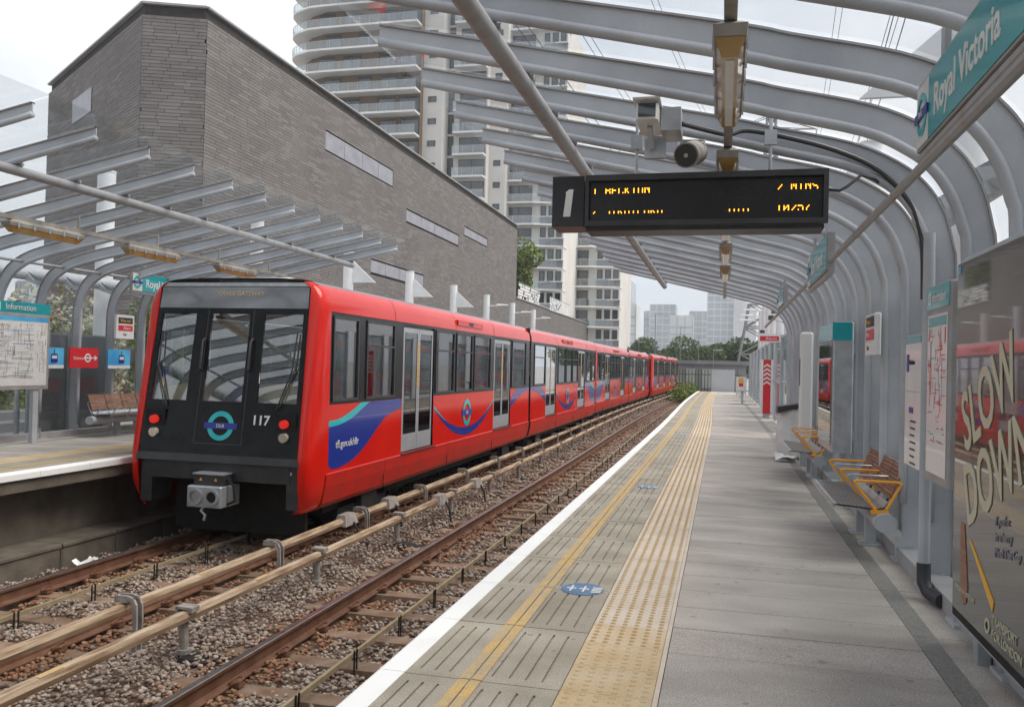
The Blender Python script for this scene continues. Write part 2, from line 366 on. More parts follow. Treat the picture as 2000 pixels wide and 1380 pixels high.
def platform(name, side):
    # side 0: the one underfoot, side 1: across the tracks (mirrored: x -> -9.455 - x)
    root = thing(name, (0, 0, 0), kind='structure')
    mx = (lambda x: x) if side == 0 else (lambda x: -9.455-x)
    def bx(m, x0, y0, z0, x1, y1, z1): return m.box(mx(x0), y0, z0, mx(x1), y1, z1)
    y0, y1 = -22.0, 57.0
    rows = MB()
    def blk(xa, xb, za, zb, m, nm):
        mb = MB(); yy = list(np.arange(y0, y1+.01, 2.9)); n = len(yy)
        prof = [(xa, za), (xb, za), (xb, zb), (xa, zb)]
        vs = [(mx(x)+off(y), y, z) for y in yy for x, z in prof]; fs = []
        for i in range(n-1):
            for j in range(4): k = (j+1) % 4; fs.append((4*i+j, 4*i+k, 4*i+4+k, 4*i+4+j) if side else (4*i+j, 4*i+4+j, 4*i+4+k, 4*i+k))
        fs += [(0, 1, 2, 3), (4*n-1, 4*n-2, 4*n-3, 4*n-4)]
        mb.add(vs, fs).build(nm, m, root)
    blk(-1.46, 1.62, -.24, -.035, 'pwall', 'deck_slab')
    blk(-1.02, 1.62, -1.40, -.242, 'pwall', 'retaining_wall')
    P = .83
    xs = [-1.37, -1.325, -1.313, -1.255, -1.243, -1.185, -1.173, -1.063, -1.057, -.985, -.973, -.905, -.893, -.83, -.818, -.755, -.743, -.66]
    gr = [(-1.325, -1.313), (-1.255, -1.243), (-1.185, -1.173), (-1.063, -1.057), (-.985, -.973), (-.905, -.893), (-.83, -.818), (-.755, -.743)]
    def hh(x, y): return -.011 if (.07 < y < P-.09 and any(a < x < b for a, b in gr)) else 0.0
    if side: xs = [mx(x) for x in xs][::-1]; gr = [(mx(b), mx(a)) for a, b in gr]
    slab = MB().steps(xs, [0, .07, P-.09, P-.008], hh, -.034).mesh('edge_slab', 'slab')
    def cop():
        m = MB(); pr = [(-1.505, -.085), (-1.37, -.085), (-1.37, .003), (-1.485, .003), (-1.5, -.005), (-1.505, -.02)]
        pr = [(mx(x), z) for x, z in pr]
        if side: pr = pr[::-1]
        m.prism(pr, 'y', P-.004, 0); return m.mesh('coping_stone', 'coping')
    cm = cop()
    yl = MB()
    for a, b in ((-1.112, -1.064), (-1.056, -1.008)): yl.add([(mx(a), .0, .0025), (mx(b), .0, .0025), (mx(b), P-.008, .0025), (mx(a), P-.008, .0025)], [(0, 1, 2, 3) if not side else (3, 2, 1, 0)])
    yl = yl.mesh('yellow_line', 'yline')
    y = y0-.07; k = 0
    while y < y1-.5:
        put('edge_slab', slab, root, (off(y), y, random.uniform(-.0015, .0015))); put('coping_stone', cm, root, (off(y), y, 0))
        put('yellow_line', yl, root, (off(y), y, .0015)); y += P; k += 1
    # tactile tiles, real raised studs
    def tile(mats, T=.334):
        m = MB(); a, b = sorted((mx(-.655), mx(-.262))); m.box(a, 0, -.03, b, T-.004, 0)
        m.cm = 1
        for i in range(6):
            for j in range(6):
                cx, cy = a+.035+(b-a-.07)*i/5, .028+(T-.06)*j/5; vs = []
                for rr, z in ((.0165, 0), (.010, .0055)):
                    for q in range(6): vs.append((cx+rr*math.cos(q*math.pi/3), cy+rr*math.sin(q*math.pi/3), z))
                m.add(vs, [(q, (q+1) % 6, 6+(q+1) % 6, 6+q) for q in range(6)]+[tuple(range(6, 12))])
        return m.mesh('tactile_tile', mats)
    t1, t2, t3 = tile(['tact1', 'tact1']), tile(['tact2', 'dots']), tile(['tactm', 'dots'])
    y = y0-.05; k = 0
    while y < y1-.4:
        pale = (y > 4.2 and y < 27) or (y >= 27 and (k//2) % 2 == 0)
        if side: pale = False
        put('tactile_tile', (t2 if random.random() < (y-4.2)/1.6 or y > 6.6 else t3) if pale else t1, root, (off(y), y, random.uniform(-.001, .001))); y += .334; k += 1
    # cross planks of the deck
    y = y0; k = 0
    while y < y1-.3:
        w = random.choice((.40, .41, .42, .83)); w = min(w, y1-y)
        a, b = sorted((mx(-.236), mx(1.018)))
        MB().cbox(a+off(y), y, -.03, b+off(y), y+w-.006, random.uniform(-.002, .001), .004).build('paving_plank', 'concrete', root); y += w
    a, b = sorted((mx(-.260), mx(-.238)))
    gs = MB(); yy = list(np.arange(y0, y1+.1, 2.0))
    gs.sheet([[(a+off(q), q, -.001), (b+off(q), q, -.001)] for q in yy]).build('grout_strip', 'tact2', root)
    y = y0
    while y < y1-.9:
        a, b = sorted((mx(1.02), mx(1.13))); MB().box(a+off(y), y, -.03, b+off(y), y+.995, -.003).build('drain_cover', 'drain', root)
        a, b = sorted((mx(1.132), mx(1.60))); MB().cbox(a+off(y), y, -.03, b+off(y), y+.992, -.001, .004).build('edge_paving', 'concrete', root); y += 1.0
    return root
platform('platform_near', 0)
lp = platform('platform_far', 1)
# concrete trough blocks at the foot of the far platform
tr = thing('cable_trough', (-8.05, 4, ZB), 'dark concrete cable trough lying below the far platform edge', 'cable trough')
for k in range(24):
    y = 3+k*1.0
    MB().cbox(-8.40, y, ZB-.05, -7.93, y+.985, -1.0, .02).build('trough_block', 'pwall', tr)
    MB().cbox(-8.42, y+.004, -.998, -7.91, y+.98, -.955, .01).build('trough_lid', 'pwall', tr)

# rails: I-section swept along the curve
def rail_mesh(name, xc, y0, y1, parent):
    web = [(-.07, -.158), (.07, -.158), (.07, -.146), (.012, -.128), (.010, -.04), (.034, -.03), (.036, -.004)]
    prof = web+[(-x, z) for x, z in web[::-1][:-2]]
    yy = list(np.arange(y0, y1+.1, 2.0)); n = len(prof); vs = []; fs = []
    for y in yy: vs += [(xc+off(y)+x, y, ZR+z) for x, z in prof]
    for i in range(len(yy)-1):
        for j in range(n): k = (j+1) % n; fs.append((i*n+j, (i+1)*n+j, (i+1)*n+k, i*n+k))
    fs += [tuple(range(n)), tuple((len(yy)-1)*n+j for j in range(n-1, -1, -1))]
    r = MB().add(vs, fs).build(name, 'rail', parent)
    MB().sheet([[(xc+off(y)+q, y, ZR+z) for q, z in ((-.036, -.006), (-.026, .0015), (.026, .0015), (.036, -.006))] for y in yy]).build('rail_head', 'railtop', r)
    return r
def clip_mesh():
    m = MB()
    for s in (1,):
        m.box(s*.075, -.045, -.15, s*.155, .045, -.125)
        p = [(s*.10, -.05, -.115), (s*.145, -.035, -.105), (s*.15, .03, -.095), (s*.105, .05, -.085), (s*.075, .015, -.10), (s*.055, -.03, -.125)]
        m.tube(p, .011, 6)
    return m.mesh('rail_clip', 'clip')
CLIP = clip_mesh()
def track(xc, label, ys0=0.5):
    ys0 -= 15
    t = thing('railway_track', (xc, 10, ZB), label, 'railway track', 'railway tracks between the platforms')
    for s in (-.752, .752): rail_mesh('rail', xc+s, -24, 150, t)
    sl = MB().hexa([(-1.25,-.125,-.33),(1.25,-.125,-.33),(1.25,.125,-.33),(-1.25,.125,-.33)], [(-1.24,-.10,-.165),(1.24,-.10,-.165),(1.24,.10,-.165),(-1.24,.10,-.165)]).mesh('sleeper', 'sleeper')
    y = ys0; k = 0
    while y < 95:
        s_ = put('sleeper', sl, t, (off(y), y-10, ZR-ZB))
        if 1 < y < 40:
            for q in (-.752, .752): put('rail_clip', CLIP, s_, (q, 0, 0)); put('rail_clip', CLIP, s_, (q, 0, 0), math.pi)
        y += .75; k += 1
    return t
TX1, TX2 = -6.45, -3.05
track(TX1, 'railway track the red train stands on, rusty rails on sleepers', .35)
track(TX2, 'empty railway track beside the near platform edge, rusty rails on sleepers', .1)

# conductor rails on brackets
def conductor(xc, zc, s, label):
    t = thing('conductor_rail', (xc, 6, ZB), label, 'conductor rail', 'third rails between the tracks')
    yy = list(np.arange(-22, 130, 2.0)); prof = [(-.045, -.04), (.045, -.04), (.05, .0), (.037, .038), (.0, .046), (-.037, .038), (-.05, .0)]
    n = len(prof); vs = [(xc+off(y)+x, y, zc+z) for y in yy for x, z in prof]; fs = []
    for i in range(len(yy)-1):
        for j in range(n): k = (j+1) % n; fs.append((i*n+j, (i+1)*n+j, (i+1)*n+k, i*n+k))
    fs += [tuple(range(n)), tuple((len(yy)-1)*n+j for j in range(n-1, -1, -1))]
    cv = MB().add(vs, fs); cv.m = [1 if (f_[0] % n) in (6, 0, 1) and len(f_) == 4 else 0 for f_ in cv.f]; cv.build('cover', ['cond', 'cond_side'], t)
    MB().sheet([[(xc+off(y)-.03, y, zc-.043), (xc+off(y)+.03, y, zc-.043)] for y in yy]).build('contact_face', 'railtop', t)
    m = MB()
    if s > 0:       # tall hook-shaped arm standing on the side away from its track
        path = [(.13, 0, ZB-zc), (.135, 0, -.10), (.13, 0, .03), (.10, 0, .085), (.04, 0, .10), (-.07, 0, .095)]
        for dy in (-.045, .03):
            for (a, b) in zip(path[:-1], path[1:]):
                d = Vector(b)-Vector(a); nrm = Vector((-d.z, 0, d.x)).normalized()*.02
                q = [Vector(a)-nrm, Vector(a)+nrm, Vector(b)+nrm, Vector(b)-nrm]
                m.add([(p.x, dy, p.z) for p in q]+[(p.x, dy+.022, p.z) for p in q], [(0,1,2,3),(7,6,5,4),(0,4,5,1),(1,5,6,2),(2,6,7,3),(3,7,4,0)])
        m.box(-.075, -.05, .058, .06, .055, .085); m.box(.09, -.06, ZB-zc, .2, .06, ZB-zc+.05)
    else:           # squat insulator pedestal under and beside the rail
        m.box(-.085, -.06, -.02, -.062, .06, .07); m.box(-.085, -.06, .058, .05, .06, .08); m.box(.02, -.055, .03, .075, .055, .075)
        m.cyl((-.03, 0, -.30), (-.05, 0, -.04), .035, 10, .05); m.cyl((-.03, 0, -.34), (-.03, 0, -.30), .06, 10)
        for q in (-.045, .045): m.cyl((-.03+q, 0, ZB-zc-.02), (-.03+q, 0, -.33), .008, 5)
    bm_ = m.mesh('bracket', 'bracket')
    pl = MB().hexa([(-.05,-.14,ZB-zc-.02),(.42,-.10,ZB-zc-.02),(.42,.10,ZB-zc-.02),(-.05,.14,ZB-zc-.02)], [(.0,-.10,ZB-zc+.075),(.40,-.08,ZB-zc+.03),(.40,.08,ZB-zc+.03),(.0,.10,ZB-zc+.075)]).mesh('base_plate', 'dark')
    y = -1.0+.05
    while y < 110:
        b = put('bracket', bm_, t, (off(y), y-6, zc-ZB))
        if s < 0 and y < 40: put('base_plate', pl, b)
        y += 2.52
    for y in (11.0, 12.6) if s > 0 else (13.2, 15.3):
        MB().hexa([(xc-.09, y, zc-.06),(xc+.10, y, zc-.06),(xc+.10, y+.42, zc-.06),(xc-.09, y+.42, zc-.06)], [(xc-.06, y+.05, zc+.09),(xc+.06, y+.05, zc+.09),(xc+.06, y+.37, zc+.09),(xc-.06, y+.37, zc+.09)]).build('cable_cover', 'bracket', t)
        MB().tube([(xc+.1, y+.25, zc-.03), (xc+.16, y+.28, zc-.16), (xc+.2, y+.3, ZB)], .018, 6).build('feed_cable', 'ink', t)
    for y in (4.9, 7.7, 10.2):
        MB().box(xc-.012, y, zc+.040, xc+.038, y+.22, zc+.0475).build('marker_tape', 'yline', t)
    return t
conductor(-5.14, -.85, 1, 'cream covered conductor rail on tall hooked brackets beside the train')
conductor(-4.50, -.85, -1, 'cream covered conductor rail on squat insulator pedestals beside the empty track')
# signalling loop on stakes
def loop(xc, label):
    t = thing('loop_cable', (xc, 6, ZB), label, 'cable', 'loop cables along the track centres')
    z = ZR-.03; yy = list(np.arange(-1, 60, 2.0))
    m = MB()
    for a, b in zip(yy[:-1], yy[1:]):
        m.hexa([(xc+off(a)-.014,a,z-.02),(xc+off(a)+.014,a,z-.02),(xc+off(b)+.014,b,z-.02),(xc+off(b)-.014,b,z-.02)], [(xc+off(a)-.014,a,z+.02),(xc+off(a)+.014,a,z+.02),(xc+off(b)+.014,b,z+.02),(xc+off(b)-.014,b,z+.02)])
    m.build('rod', 'brass', t)
    st = MB()
    for d in (0, .05): st.box(-.006, d-.006, -.2, .006, d+.006, .04)
    st = st.mesh('stake', 'dark'); y = .6
    while y < 45: put('stake', st, t, (off(y)+.02, y-6, z-ZB)); y += 1.02
    return t
loop(TX1, 'thin loop cable on stakes along the middle of the train track')
loop(TX2+.06, 'thin loop cable on stakes along the middle of the empty track')

# ballast stones: real stones, densest close to the camera
def stones():
    base = []
    for k in range(6):
        import bmesh
        bm = bmesh.new(); bmesh.ops.create_icosphere(bm, subdivisions=1, radius=1.0)
        r_ = np.random.default_rng(k)
        V = np.array([v.co[:] for v in bm.verts]); V *= (1+r_.uniform(-.38, .25, (len(V), 1))); V *= np.array([1, r_.uniform(.65, 1), r_.uniform(.5, .75)])
        F = np.array([[v.index for v in f.verts] for f in bm.faces]); bm.free(); base.append((V, F))
    pts = []
    for (ya, yb, n, sz) in ((1.5, 9, 30000, .027), (9, 16, 17000, .030), (16, 30, 13000, .038), (30, 60, 7000, .055)):
        x = rng.uniform(-7.9, -1.55, n); y = rng.uniform(ya, yb, n); s = rng.uniform(.6, 1.25, n)*sz; pts.append(np.c_[x, y, s])
    P = np.concatenate(pts); 
    mid = np.minimum(np.abs(P[:, 0]-TX1+.75), np.abs(P[:, 0]-TX1-.75)); mid2 = np.minimum(np.abs(P[:, 0]-TX2+.75), np.abs(P[:, 0]-TX2-.75))
    keep = (np.minimum(mid, mid2) > .10)
    for xc_, y0_ in ((TX1, .35), (TX2, .1)):       # keep sleepers mostly clear
        on = (np.abs(P[:, 0]-xc_) < 1.22) & (np.abs(((P[:, 1]-y0_+.375) % .75)-.375) < .095)
        keep &= ~(on & (rng.random(len(P)) < .93))
    P = P[keep]; n = len(P); kk = rng.integers(0, 6, n); rot = rng.uniform(0, 6.28, n); tl = rng.uniform(-.5, .5, n)
    z = ZB+.03*np.sin(3*P[:, 0]+P[:, 1])+.02*np.sin(7*P[:, 1]+2*P[:, 0])+rng.uniform(-.2, 1.0, n)*P[:, 2]*.9
    # pile the ballast a little between rails and at the shoulders
    z += .045*np.exp(-((P[:, 0]-(TX1+TX2)/2)/.5)**2)+.03
    P_all, kk_all, rot_all, tl_all, z_all = P, kk, rot, tl, z
    rail_d = np.min(np.abs(P[:, 0][:, None]-np.array([TX1-.75, TX1+.75, TX2-.75, TX2+.75])[None]), 1)
    rust = (rail_d+rng.normal(0, .07, n)) < .33
    offs = np.array([off(q) for q in np.arange(0, 61, 1.0)])
    ox = np.interp(P[:, 1], np.arange(0, 61, 1.0), offs)
    for which, mname, nm, lab in ((~rust, 'stone', 'ballast_stones', 'loose grey-brown ballast stones between the tracks'), (rust, 'rusty', 'rusty_ballast', 'rust stained ballast stones along the rails')):
      Vs = []; Fs = []; b = 0
      for k in range(6):
        i = np.where((kk == k) & which)[0]; V, F = base[k]; m = len(i)
        c, s = np.cos(rot[i])[:, None], np.sin(rot[i])[:, None]; t = tl[i][:, None]
        X = V[None, :, 0]*c-V[None, :, 1]*s; Y = V[None, :, 0]*s+V[None, :, 1]*c; Z = V[None, :, 2]+t*X
        sz = P[i, 2][:, None]
        Vs.append(np.stack([X*sz+(P[i, 0]+ox[i])[:, None], Y*sz+P[i, 1][:, None], Z*sz+z[i][:, None]], -1).reshape(-1, 3))
        Fs.append((F[None]+(np.arange(m)*len(V))[:, None, None]+b).reshape(-1, 3)); b += m*len(V)
      V = np.concatenate(Vs); F = np.concatenate(Fs)
      me = bpy.data.meshes.new(nm); me.vertices.add(len(V)); me.vertices.foreach_set('co', V.ravel())
      me.loops.add(F.size); me.loops.foreach_set('vertex_index', F.ravel().astype(np.int32))
      me.polygons.add(len(F)); me.polygons.foreach_set('loop_start', np.arange(0, F.size, 3, dtype=np.int32))
      me.update(); me.validate(); me.materials.append(K[mname])
      o = bpy.data.objects.new(nm, me); COL.objects.link(o); tag(o, lab, 'ballast', kind='stuff')
stones()
# litter on the trackbed
def litter(name, pts, m, label, cat):
    MB().sheet(pts).build(name, m, smooth=False, label=label, cat=cat)
def crumple(x, y, z, w, l, h, s):
    r_ = random.Random(s); return [[(x+w*(i/4-.5)+r_.uniform(-.3, .3)*w/4, y+l*(j/4-.5)+r_.uniform(-.3, .3)*l/4, z+h*r_.random()) for i in range(5)] for j in range(5)]
litter('plastic_bag', crumple(-7.55, 9.0, ZB+.08, .2, .32, .10, 1), 'signwhite', 'crumpled white plastic bag beside the far rail', 'litter')
litter('yellow_wrapper', crumple(-2.0, 5.35, ZB+.07, .14, .2, .05, 2), 'yellow', 'flat yellow wrapper on the ballast beside the white platform edge', 'litter')
b = thing('plastic_bottle', (-2.55, 5.5, ZB+.06), 'clear plastic drink bottle lying on the ballast under the loop cable', 'bottle')
MB().tube([(-2.62, 5.42, ZB+.09), (-2.60, 5.44, ZB+.09), (-2.47, 5.58, ZB+.09), (-2.44, 5.61, ZB+.09), (-2.42, 5.63, ZB+.09)], .034, 10).build('bottle_body', 'balglass', b, smooth=True)
MB().tube([(-2.56, 5.48, ZB+.09), (-2.52, 5.53, ZB+.09)], .0355, 10, False).build('bottle_label', 'bluesign', b)
b = thing('drink_bottle', (-2.6, 6.75, ZB+.06), 'small orange drink bottle with red cap lying by the loop cable', 'bottle')
MB().tube([(-2.72, 6.68, ZB+.1), (-2.69, 6.69, ZB+.1), (-2.56, 6.74, ZB+.1), (-2.53, 6.75, ZB+.1)], .035, 10).build('bottle_body', 'orange_flesh', b, smooth=True)
MB().cyl((-2.53, 6.75, ZB+.1), (-2.49, 6.765, ZB+.1), .016, 8).build('cap', 'redsign', b)
# ------------------------------------------------------------------ canopies
def smooth_path(pts, n=4):
    out = []
    for i in range(len(pts)-1):
        p0, p1, p2, p3 = (np.array(pts[max(i-1, 0)]), np.array(pts[i]), np.array(pts[i+1]), np.array(pts[min(i+2, len(pts)-1)]))
        for k in range(n):
            t = k/n; out.append(tuple(.5*((2*p1)+(-p0+p2)*t+(2*p0-5*p1+4*p2-p3)*t*t+(-p0+3*p1-3*p2+p3)*t**3)))
    out.append(tuple(pts[-1])); return out
OUT_R = [(1.478, 0), (1.472, 1.0), (1.465, 2.05), (1.445, 2.25), (1.385, 2.48), (1.27, 2.67), (1.09, 2.82), (.80, 2.955), (.3, 3.08), (-.12, 3.185), (-2.28, 3.645)]
INN_R = [(1.30, 0), (1.298, 1.0), (1.292, 2.05), (1.268, 2.24), (1.205, 2.41), (1.11, 2.555), (.985, 2.66), (.76, 2.775), (.26, 2.905), (-.15, 3.01), (-2.28, 3.515)]
INN_R = [(a[0]+(b[0]-a[0])*.2, a[1]+(b[1]-a[1])*.2) for a, b in zip(INN_R, OUT_R)]
def canopy(name, side, y_first, n, label):
    f = (lambda x: x) if side == 0 else (lambda x: -9.5-x if x > .3 else -9.8+(x-.3)*-1.337)
    o_ = [(f(x), z) for x, z in OUT_R]; i_ = [(f(x), z) for x, z in INN_R]
    if side: o_ = [(x, z+(.10 if k == len(o_)-1 else 0)) for k, (x, z) in enumerate(o_)]; i_ = [(x, z+(.10 if k == len(i_)-1 else 0)) for k, (x, z) in enumerate(i_)]
    po, pi_ = smooth_path(o_), smooth_path(i_)
    sg = 1 if side == 0 else -1
    wx = f(1.39)
    t = thing(name, (wx, y_first, 0), label, 'canopy', 'station platform canopies')
    web = MB()
    for yy in (-.007, .007): web.sheet([[(a[0], yy, a[1]) for a in po], [(b[0], yy, b[1]) for b in pi_]])
    web.add([(po[-1][0], -.007, po[-1][1]), (po[-1][0], .007, po[-1][1]), (pi_[-1][0], .007, pi_[-1][1]), (pi_[-1][0], -.007, pi_[-1][1])], [(0, 1, 2, 3)])
    web = web.mesh('rib', 'steel')
    tub = MB().tube([(a[0], 0, a[1]-.0) for a in pi_[2:]], .031, 10); tub = tub.mesh('inner_tube', 'steel', smooth=True)
    fl = MB(); k = len(po)
    nrm = []
    for i, p in enumerate(po):
        a, b = po[max(i-1, 0)], po[min(i+1, k-1)]; d = Vector((b[0]-a[0], 0, b[1]-a[1])).normalized(); nrm.append(Vector((d.z, 0, -d.x))*sg)
    for (ya, yb) in ((-.026, .026),):
        r1 = [(p[0]+q.x*.012, ya, p[1]+q.z*.012) for p, q in zip(po, nrm)]; r2 = [(p[0]+q.x*.012, yb, p[1]+q.z*.012) for p, q in zip(po, nrm)]
        r3 = [(p[0], yb, p[1]) for p in po]; r4 = [(p[0], ya, p[1]) for p in po]
        fl.sheet([r1, r2, r3, r4, r1])
    fl = fl.mesh('flange', 'steel_d')
    foot = MB().box(f(1.27), -.09, 0, f(1.49), .09, .02).box(f(1.285), -.012, .02, f(1.47), -.008, .18)
    for dx in (1.33, 1.43): foot.cyl((f(dx), -.012, .09), (f(dx), -.035, .09), .022, 6)
    foot = foot.mesh('foot_plate', 'steel')
    # glazing panes, split along the profile
    cuts = [0, 8, 16, 28, 36, 38, 39, len(po)-1]
    cuts = [0, 4, 8, 24, 32, 36, len(po)-1]
    def pane(a, b, w, m, gap=.03):
        mb = MB(); rows = []
        for i in range(a, b+1):
            q = nrm[i]; p = po[i]; rows.append([(p[0]+q.x*.022, gap, p[1]+q.z*.022), (p[0]+q.x*.022, w-gap, p[1]+q.z*.022)])
        mb.sheet(rows); return mb.mesh('glass_pane', m)
    tip = Vector((po[-1][0]-po[-2][0], 0, po[-1][1]-po[-2][1])).normalized()
    po.append((po[-1][0]+tip.x*.22, po[-1][1]+tip.z*.22)); nrm.append(nrm[-1]); cuts[-1] += 1
    panes = [pane(a, b, .84, 'wallpane' if i < 2 else ('panel' if side else 'pane'), .012) for i, (a, b) in enumerate(zip(cuts[:-1], cuts[1:]))]
    y = 0
    for k_ in range(n):
        r = put('rib', web, t, (off(y_first+y)-wx, y, 0)); put('inner_tube', tub, r); put('flange', fl, r); put('foot_plate', foot, r)
        if k_ < n-1:
            for pm in panes: put('glass_pane', pm, t, (off(y_first+y)-wx, y, 0))
            MB().box(f(1.30), y_first+y+.008, .0, f(1.46), y_first+y+.832, .10).build('base_rail', 'steel_d', t)
        y += .84
    L = (n-1)*.84; ya, yb = y_first-.1, y_first+L+.1
    # purlin tube under the ribs with clips, and the sign rail
    px, pz = (-1.275, 3.19) if side == 0 else (-7.35, 3.335)
    MB().tube([(px, ya, pz), (px, yb, pz)], .055, 12).build('purlin', 'steel_d', t, smooth=True)
    cl = MB().box(-.03, -.02, .03, .03, .02, .11).cyl((-.05, 0, .07), (.05, 0, .07), .02, 6).mesh('purlin_clip', 'steel_d')
    for k_ in range(n): put('purlin_clip', cl, t, (px-wx, k_*.84+.05, pz))
    sx, sz = (.85, 2.335) if side == 0 else (-10.45, 2.80)
    MB().tube([(sx, ya, sz), (sx, yb, sz)], .024, 8).build('sign_rail', 'steel_d', t, smooth=True)
    # outer longitudinal tube with a fin to each rib
    ox = f(1.75); MB().tube([(ox, ya, 2.72), (ox, yb, 2.72)], .11, 14).build('outer_tube', 'steel', t, smooth=True)
    fin = MB().prism([(f(1.36), 2.58), (ox, 2.62), (ox, 2.80), (f(1.40), 2.50)], 'y', -.012, .012).mesh('fin', 'steel')
    for k_ in range(n): put('fin', fin, t, (0-wx, k_*.84, 0))
    return t
canopy('platform_canopy', 0, 5.3-.84*30, 47, 'grey steel ribbed canopy with glass roof over the near platform')
canopy('platform_canopy', 1, 4.14-.84*28, 43, 'grey steel ribbed canopy with glass roof over the far platform behind the train')

# supporting columns behind both canopies, lamp arms on the far ones
def column(x, y, h, arm, label, group):
    t = thing('support_column', (x, y, -.3), label, 'column', group)
    MB().cyl((x, y, -.3), (x, y, h), .165, 18).build('shaft', 'white_tube', t, smooth=True)
    MB().cyl((x, y, h), (x, y, h+.03), .175, 18).build('cap', 'white_tube', t)
    if arm == 1:     # triangular fin bracket
        s = 1 if x < 0 else -1
        MB().prism([(x+s*.16, h-.25), (x+s*.16, h-.95), (x+s*.95, h-.95)], 'y', y-.03, y+.03).build('fin_bracket', 'white_tube', t)
    if arm == 2:
        s = 1 if x < 0 else -1
        MB().cyl((x, y, h-.55), (x+s*.75, y, h-.5), .03, 8).build('lamp_arm', 'white_tube', t)
        MB().hexa([(x+s*.55, y-.13, h-.52), (x+s*1.15, y-.10, h-.50), (x+s*1.15, y+.10, h-.50), (x+s*.55, y+.13, h-.52)][::s], [(x+s*.58, y-.09, h-.42), (x+s*1.1, y-.07, h-.45), (x+s*1.1, y+.07, h-.45), (x+s*.58, y+.09, h-.42)][::s]).build('lamp_head', 'signwhite', t)
    return t
for i, y in enumerate((8.65, 14.2, 19.75, 25.3, 30.8, 36.3, 41.75, 47.2, 52.7)):
    if y < 38 and y > 20:
        column(-11.75, y, 4.86, 1, 'white round column with triangular fin rising behind the train roof', 'white columns behind the far platform')
    elif y < 20:
        column(-11.75, y, 4.95, 0, 'white round column behind the far canopy glass', 'white columns behind the far canopy')
    else:
        column(-11.75, y, 4.9, 2, 'white round column with a flat lamp head behind the far platform', 'lamp columns behind the far platform')
for y in (3.1, 8.6, 14.1, 19.6):
    column(2.15, y, 4.95, 1, 'white round column standing outside the near canopy wall', 'white columns outside the near canopy')
for y in (23.5, 27.5, 31.5, 35.5, 39.5, 43.5, 47.5):
    column(1.95, y, 4.6, 2, 'white round column with a flat lamp head beyond the near canopy', 'lamp columns beyond the near canopy')

# ------------------------------------------------------------------ lamps on trunking
def trunk(x, z, y0, y1, label):
    t = thing('lighting_trunking', (x, y0, z), label, 'trunking', 'lighting trunking under the canopies')
    MB().box(x-.028, y0, z, x+.028, y1, z+.055).build('channel', 'lampgrey', t)
    y = y0+.3
    while y < y1: MB().box(x-.012, y, z+.056, x+.012, y+.03, z+.24).build('hanger', 'lampgrey', t); y += 1.68
trunk(0.0, 2.915, -19.0, 18.6, 'brown lighting channel running under the near canopy')
trunk(-8.6, 3.05, -19.0, 15.6, 'brown lighting channel running under the far canopy')
def lamp(x, y, z, label, group):
    t = thing('canopy_lamp', (x, y, z), label, 'lamp', group)
    def lo(w, zz, e): return [(x-w, y+e, zz), (x+w, y+e, zz), (x+w, y+1.28-e, zz), (x-w, y+1.28-e, zz)]
    MB().hexa(lo(.068, z-.055, .02), lo(.074, z-.01, 0)).hexa(lo(.072, z-.009, .0), lo(.04, z+.03, .08)).build('housing', 'lampgrey', t)
    MB().hexa(lo(.036, z-.125, .09), lo(.062, z-.056, .03)).build('diffuser', 'lampglass', t)
    MB().box(x-.02, y+.12, z-.128, x+.02, y+1.16, z-.1255).build('tube', 'signwhite', t)
    for k in range(5):
        for s in (-1, 1): MB().box(x+s*.069, y+.12+k*.25, z-.07, x+s*.078, y+.15+k*.25, z-.0).build('clip', 'galv', t)
for k in range(5): lamp(0.0, 3.72+2.16*k, 2.885, ('large amber lamp hanging in front of the departure display', 'amber lamp half hidden behind the top of the departure display', 'first amber lamp past the departure display', 'second amber lamp past the departure display', 'third amber lamp past the departure display')[k], 'lamps under the near canopy')
for y in (6.2, 8.65, 10.8, 13.15): lamp(-8.6, y, 3.02, 'amber glass canopy lamp hanging in the row under the far canopy', 'lamps under the far canopy')

# ------------------------------------------------------------------ departures display
D = thing('departure_display', (-.28, 5.9, 2.36), 'long black dot matrix departure display for platform 1 hanging from the canopy', 'display')
x0, x1, zb, zt, yd = -.955, .625, 2.40, 2.715, 5.9
MB().box(x0, yd+.02, zb, x1, yd+.30, zt).build('housing', 'screen', D)
m = MB()
m.box(x0-.005, yd-.02, zt-.02, x1+.02, yd+.02, zt+.02).box(x0-.005, yd-.02, zb-.02, x1+.02, yd+.02, zb+.015).box(x1-.01, yd-.02, zb+.015, x1+.02, yd+.02, zt-.02).box(x0-.005, yd-.02, zb+.015, x0+.02, yd+.02, zt-.02)
m.build('bezel', 'dgrey', D)
MB().box(x0, yd+.025, zb-.05, x1, yd+.28, zb-.021).build('soffit', 'dgrey', D)
MB().box(x0-.235, yd-.03, zb-.025, x0-.012, yd+.25, zt+.012).build('number_panel', 'screen', D)
MB().prism([(x0-.155, zb+.045), (x0-.105, zb+.045), (x0-.085, zb+.235), (x0-.115, zb+.235), (x0-.14, zb+.215), (x0-.138, zb+.195)], 'y', yd-.035, yd-.031).build('platform_number', 'signwhite', D)
for hx in (-.62, .28):
    MB().cyl((hx, yd+.1, zt), (hx, yd+.1, 3.12), .012, 8).build('hanger', 'galv', D)
    MB().box(hx-.04, yd+.08, 2.93, hx+.04, yd+.12, 3.03).build('hanger_bracket', 'galv', D)
sp = MB()
for k in range(46):
    sx = x0+.02+(x1-x0)*k/46
    if sx < -.75 or sx > -.12: sp.cyl((sx, yd+.1, zt), (sx+random.uniform(-.006, .006), yd+.1, zt+.085), .0012, 4)
sp.build('bird_spikes', 'galv', D)
